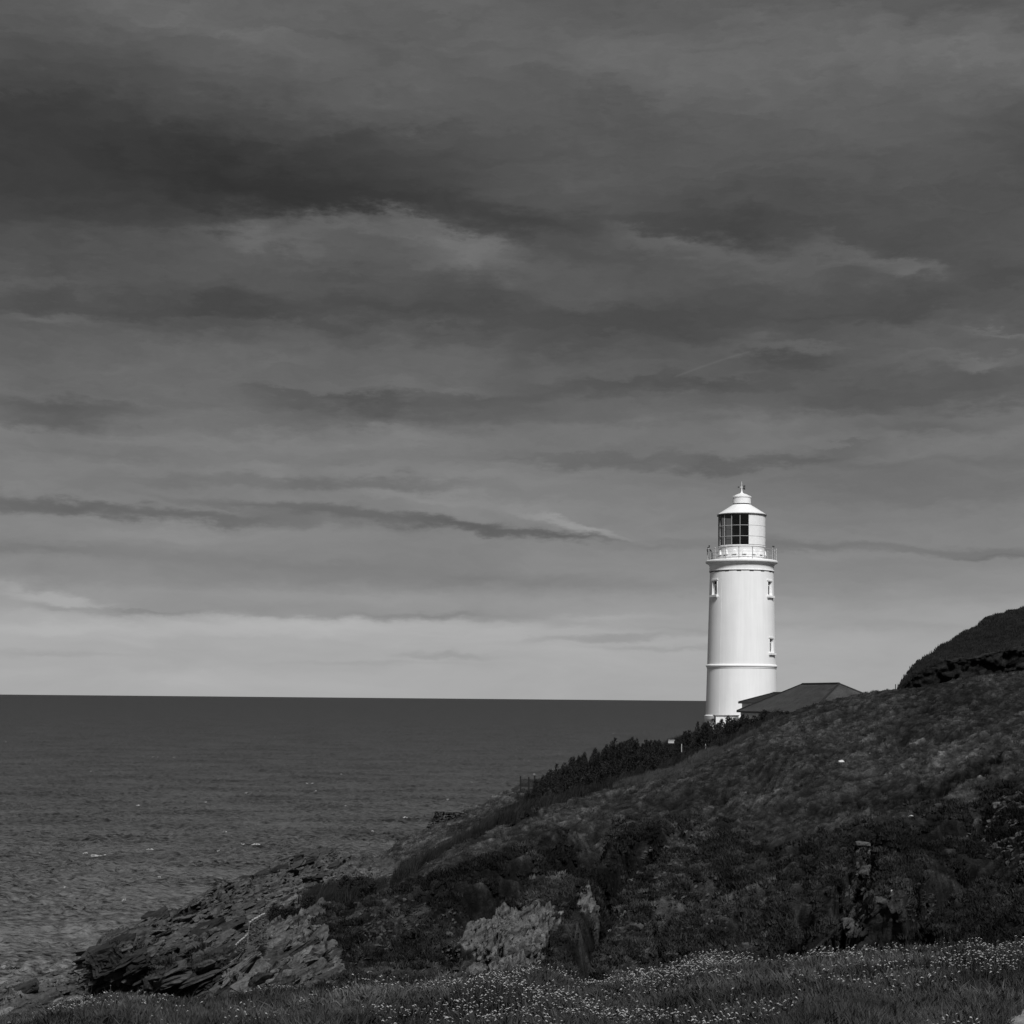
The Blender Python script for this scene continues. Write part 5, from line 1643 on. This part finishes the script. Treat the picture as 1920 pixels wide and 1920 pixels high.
# a curtain hangs folded inside the glazing at the left
# roof
re = 46.6 * S
MB().lathe([(re - .25, zz(966.8)), (re, zz(966.6)), (re + .03, zz(965.4)), (re - .12, zz(964.4)), (38 * S, zz(960.0)), (27 * S, zz(953.0)), (18.2 * S, zz(947.6)), (17.2 * S, zz(946.8))], 48).build('lantern_roof', M_metalw, lh, True)
MB().lathe([(re - .02, zz(967.8)), (re - .02, zz(966.7)), (re - .3, zz(966.4)), (RL, zz(966.4)), (RL, zz(967.8))], 64).build('gutter', M_dark, lh, True)
MB().lathe([(16.0 * S, zz(947.2)), (16.0 * S, zz(945.2))], 32).build('vent_gap', M_dark, lh)
MB().lathe([(15.8 * S, zz(945.0)), (17.2 * S, zz(944.8)), (17.0 * S, zz(934.0)), (18.2 * S, zz(933.2)), (18.4 * S, zz(931.6)), (17.2 * S, zz(930.6)), (14.5 * S, zz(930.2)), (10 * S, zz(927.2)), (4.5 * S, zz(925.4)), (2.0 * S, zz(923.6)), (1.0 * S, zz(919)), (0.45 * S, zz(914)), (0.25 * S, zz(903)), (0, zz(902.6))], 32).build('ventilator', M_metalw, lh, True)
vane = MB(); vx = 1 / S
ca, sa = -math.sin(CAMA), math.cos(CAMA)
if ca < 0: ca, sa = -ca, -sa
def vp(xo, y): return Vector((ca * xo * S, sa * xo * S, zz(y)))
vane.bar(vp(-6.5, 913.3), vp(5.5, 913.3), 0.035, 6)
o = vane.build('vane_rod', M_metalw, lh)
f = MB(); th = Vector((-sa * .03, ca * .03, 0))
out = [(2.2, 911.5), (4.0, 910.2), (6.8, 910.4), (6.0, 914), (6.6, 918.2), (3.6, 918.0), (2.2, 915.5)]
V = [vp(*q) + th for q in out] + [vp(*q) - th for q in out]; n = len(out)
f.add(V, [tuple(range(n)), tuple(range(2 * n - 1, n - 1, -1))] + [(k, (k + 1) % n, n + (k + 1) % n, n + k) for k in range(n)])
f.box(vp(-5.6, 913.3), (0.22, 0.12, 0.12)); f.build('weather_vane', M_dark, lh)
# devices on the gallery rail
dv = MB(); c0 = vp(-61, 1045)
dv.bar(vp(-61, 1051), vp(-61, 1024), 0.04, 6)
for (dx, yy) in ((-3, 1031), (2.6, 1031), (-1.8, 1027), (0.4, 1023.5), (-1.5, 1034), (3.4, 1033)): dv.bar(vp(-61, 1029), vp(-61 + dx, yy), 0.05, 6); dv.sphere(vp(-61 + dx, yy), 0.10, 6)
dv.build('sensor_mast', M_dark, lh)
dv = MB(); dv.bar(vp(59, 1051), vp(59, 1026), 0.03, 6); dv.bar(vp(56.8, 1024.8), vp(61.2, 1024.8), 0.11, 8, .09); dv.build('lamp_bracket', M_dark, lh)
dv = MB(); dv.bar(vp(-55.3, 1051), vp(-55.3, 1035), 0.05, 6); dv.build('cable_pipe', M_dark, lh)
# conductor strip down the shaft
cs = MB(); nz = 26; z0_, z1_ = zz(1340), zz(1074)
aC = ang(-38, 62)
for k in range(nz):
    za, zb_ = z0_ + (z1_ - z0_) * k / nz, z0_ + (z1_ - z0_) * (k + 1) / nz
    cs.bar(((radz(za) + .01) * math.cos(aC), (radz(za) + .01) * math.sin(aC), za), ((radz(zb_) + .01) * math.cos(aC), (radz(zb_) + .01) * math.sin(aC), zb_), 0.012, 5)
cs.build('conductor_strip', M_metalw, lh)

# ------------------------------------------------------------------ keepers' buildings
def mat_slate():
    m, t, bs = new_mat('roof_slate')
    vec = t.new('ShaderNodeTexCoord').outputs['Object']
    n = t.noise(vec, 1.2, 6, 0.65)
    n2 = t.noise(vec, 9.0, 4, 0.6)
    rnd = t.new('ShaderNodeObjectInfo').outputs['Random']
    c = t.map(t.m('ADD', t.m('MULTIPLY', n, 0.5), t.m('MULTIPLY', n2, 0.5)), 0.38, 0.62, 0.017, 0.070)
    c = t.m('MULTIPLY', c, t.map(rnd, 0, 1, .85, 1.15))
    t.l.new(c, bs.inputs['Base Color']); bs.inputs['Roughness'].default_value = 0.7
    return m


M_slate = mat_slate()
M_ridge = simple('ridge_tile', 0.018, 0.3, 3.0, 0.8)


def hip_roof(root, L, Wd, ze, zr_, over=0.3):
    """hipped roof along local x; slates laid in stepped courses"""
    l, w_ = L / 2 + over, Wd / 2 + over
    rl = l - w_
    nco = 24
    for side in range(4):
        b = MB()
        for k in range(nco):
            t0, t1 = k / nco, (k + 1.25) / nco; t1 = min(t1, 1)
            def ring(t, up):
                ll = l + (rl - l) * t; ww = w_ * (1 - t); z = ze + (zr_ - ze) * t + up
                return [Vector((-ll, -ww, z)), Vector((ll, -ww, z)), Vector((ll, ww, z)), Vector((-ll, ww, z))]
            r0, r1 = ring(t0, 0.06), ring(t1, 0.02)
            r2 = ring(t0, 0.0)
            i, j = side, (side + 1) % 4
            b.add([r0[i], r0[j], r1[j], r1[i], r2[i], r2[j]], [(0, 1, 2, 3), (4, 5, 1, 0)])
        b.build('slate_slope', M_slate, root)
    b = MB(); b.bar((-rl, 0, zr_ + .04), (rl, 0, zr_ + .04), 0.13, 8); b.build('ridge', M_ridge, root)
    for sx in (-1, 1):
        for sy in (-1, 1):
            b = MB(); b.bar((sx * rl, 0, zr_ + .03), (sx * l, sy * w_, ze + .05), 0.11, 6); b.build('hip_ridge', M_ridge, root)
    g = MB()
    for (p, q) in (((-l, -w_), (l, -w_)), ((l, -w_), (l, w_)), ((l, w_), (-l, w_)), ((-l, w_), (-l, -w_))): g.bar((p[0], p[1], ze - .04), (q[0], q[1], ze - .04), 0.08, 6)
    g.build('gutter', M_dark, root)


def house(pxx, YY, L, Wd, theta, y_e, y_r, zg, label):
    e = at(pxx, y_e, YY); r_ = at(pxx, y_r, YY)
    root = empty('house', (float(e[0]), YY, zg), theta)
    tag(root, label, 'house')
    ze, zr_ = float(e[2]) - zg, float(r_[2]) - zg
    hip_roof(root, L, Wd, ze, zr_)
    b = MB(); b.box((0, 0, ze / 2 - 0.55), (L, Wd, ze + 0.9)); b.build('wall', M_wall, root)
    for sx in (-1, 1):
        for k in range(3):
            f_ = MB(); x = -L / 2 + L * (k + .5) / 3; f_.box((x, sx * (Wd / 2 + .01), ze - 1.35), (1.0, .08, 1.3)); w__ = f_.build('window', M_metalw, root)
            f_ = MB(); f_.box((x, sx * (Wd / 2 + .035), ze - 1.35), (.84, .08, 1.14)); f_.build('pane', M_glass_dark, w__)
    return root


house(1538, 185, 20.3 - .6, 10.8 - .6, -R(76.5), 1336, 1283, CAM_Z - 4.6, 'long low white house with dark slate hipped roof half hidden by the turf ridge')
house(1458, 197, 9.0, 5.7, -R(82), 1318, 1300, CAM_Z - 4.6, 'smaller slate-roofed building tucked between the tower and the house')
# low white annex by the tower foot
p = at(1361, 1342, 204.2)
an_ = empty('annex', (float(p[0]), 204.0, CAM_Z - 5)); tag(an_, 'low flat-roofed white annex at the foot of the tower', 'annex')
h_ = float(p[2]) - CAM_Z + 5
b = MB(); b.box((0, 0, h_ / 2), (2.6, 2.2, h_)); b.build('wall', M_wall, an_)
b = MB(); b.box((0, 0, h_ + .04), (2.8, 2.4, 0.10)); b.build('roof', simple('roof_felt', 0.25, 0.2, 3, 0.8), an_)
# white thing above the hedge
p = at(1258, 1393, 161)
o = MB().box((0, 0, 0.1), (0.52, 0.4, 0.24)).box((0.05, 0, 0.25), (0.56, 0.5, 0.05)).build('marker_box', M_bar)
o.location = p; tag(o, 'small white box showing above the dark hedge', 'box')
for x, y, Yv, lab in ((1278, 1397, 150, 'short white post in the hedge, nearer the white box'), (1323, 1397, 148, 'short white post in the hedge, below the lighthouse')):
    p = at(x, y, Yv); o = MB().bar((0, 0, -.6), (0, 0, .05), 0.035, 6).sphere((0, 0, .06), .04, 6).build('white_post', M_bar); o.location = p; tag(o, lab, 'post', 'white posts in the hedge')
# lone post on the skyline
p = at(1679, 1296, 141); o = MB().bar((0, 0, -.5), (0.01, 0, .52), 0.04, 6, 0.035).sphere((0.01, 0, .52), .045, 6).build('fence_post', M_post); o.location = p
tag(o, 'lone thin dark post on the skyline left of the dark hill', 'post')

# fence by the cliff edge
fz = 160.0
fr_ = empty('fence', tuple(at(976, 1476, fz))); tag(fr_, 'short dark mesh fence between three posts at the cliff edge', 'fence')
off = Vector(fr_.location)
pts_ = [(976, 1456.5, 1477), (991.5, 1458.5, 1477), (1002.5, 1456, 1474), (1016, 1460, 1476)]
for (x, y1, y2) in pts_:
    b = MB(); a_ = Vector(at(x, y1, fz)) - off; c_ = Vector(at(x, y2 + 8, fz)) - off; b.bar(c_, a_, 0.08, 6).sphere(a_, 0.09, 6); b.build('post', M_post, fr_)
for (x1, _, _), (x2, _, _) in zip(pts_[:-1], pts_[1:]):
    b = MB()
    for k in range(12):
        y = 1460.8 + k * 1.25
        b.bar(Vector(at(x1, y, fz)) - off, Vector(at(x2, y, fz)) - off, 0.010, 4)
    n = max(4, int((x2 - x1) * 0.9))
    for k in range(n):
        x = x1 + (x2 - x1) * (k + .5) / n; b.bar(Vector(at(x, 1460.8, fz)) - off, Vector(at(x, 1476, fz)) - off, 0.010, 4)
    b.build('mesh_panel', M_post, fr_)

# ruined stone wall
rw = empty('stone_wall', tuple(at(842, 1545, 160))); tag(rw, 'ruined dry stone wall with pale coping above the sea', 'wall'); off = Vector(rw.location)
Pw = []
rr = random.Random(9)
for j in range(9):
    y = 1524 + j * 3.2
    x0 = 818 - (j * 1.3) - (5 if j > 5 else 0)
    x = x0
    while x < 872:
        Pw.append(np.array(at(x, y + rr.uniform(-.6, .6), 160 + rr.uniform(-.15, .15) + (x - 818) * .02)) - np.array(off)); x += rr.uniform(3.5, 6.5)
merged_rocks('stonework', rw, Pw, [rr.uniform(.10, .16) for _ in Pw], rock_pool(6, (1, 0.9, .55), M_rock, 500), lambda i: (rr.gauss(0, .1), rr.gauss(0, .15), rr.uniform(-.5, .5)), M_rock)
for k in range(7):
    o = bpy.data.objects.new('coping_stone', upright_p[0] if k < 0 else slab_p[k % 10]); COL.objects.link(o); o.parent = rw
    o.location = Vector(at(820 + k * 7.6, 1521.6 + k * .25, 160)) - off; o.scale = (.21, .22, .16); o.rotation_euler = (0, rr.gauss(0, .04), rr.uniform(-.1, .1))

# ruined wall corner among the rocks
M_cope = simple('pale_coping', 0.26, 0.3, 3, 0.85)
hr_ = empty('stone_wall', tuple(at(480, 1765, 92))); tag(hr_, 'ruined stone wall corner with thin pale coping beside the black rounded bush', 'wall'); off = Vector(hr_.location)
for (x1, y1, x2, y2, r1) in [(467, 1729, 497, 1712, .05), (441, 1772, 466, 1750, .045), (468, 1730, 463, 1774, .028)]:
    p1, p2 = Vector(at(x1, y1, 92)) - off, Vector(at(x2, y2, 92.5)) - off
    n = 7
    for k in range(n):
        a_ = p1.lerp(p2, k / n + .01); c_ = p1.lerp(p2, (k + 1) / n - .01); jx = Vector((0, rr.gauss(0, .02), rr.gauss(0, .012)))
        b = MB(); b.bar(a_ + jx, c_ + jx, r1 * rr.uniform(.8, 1.1), 6, r1 * rr.uniform(.8, 1.1)); b.build('coping_stone', M_cope, hr_)
Pw = []
for (x0, x1, yt0, yt1, ybot) in ((468, 498, 1732, 1716, 1772), (442, 466, 1776, 1755, 1786)):
    x = x0
    while x < x1:
        y = yt0 + (yt1 - yt0) * (x - x0) / (x1 - x0) + 2
        while y < ybot:
            Pw.append(np.array(at(x + rr.uniform(-1, 1), y, 92.3 + rr.uniform(-.08, .08))) - np.array(off)); y += rr.uniform(3.4, 5)
        x += rr.uniform(3.6, 5.4)
merged_rocks('stonework', hr_, Pw, [rr.uniform(.055, .085) for _ in Pw], rock_pool(6, (1, 0.9, .7), M_drock, 520), lambda i: (rr.gauss(0, .2), rr.gauss(0, .2), rr.uniform(-.5, .5)), M_rock)
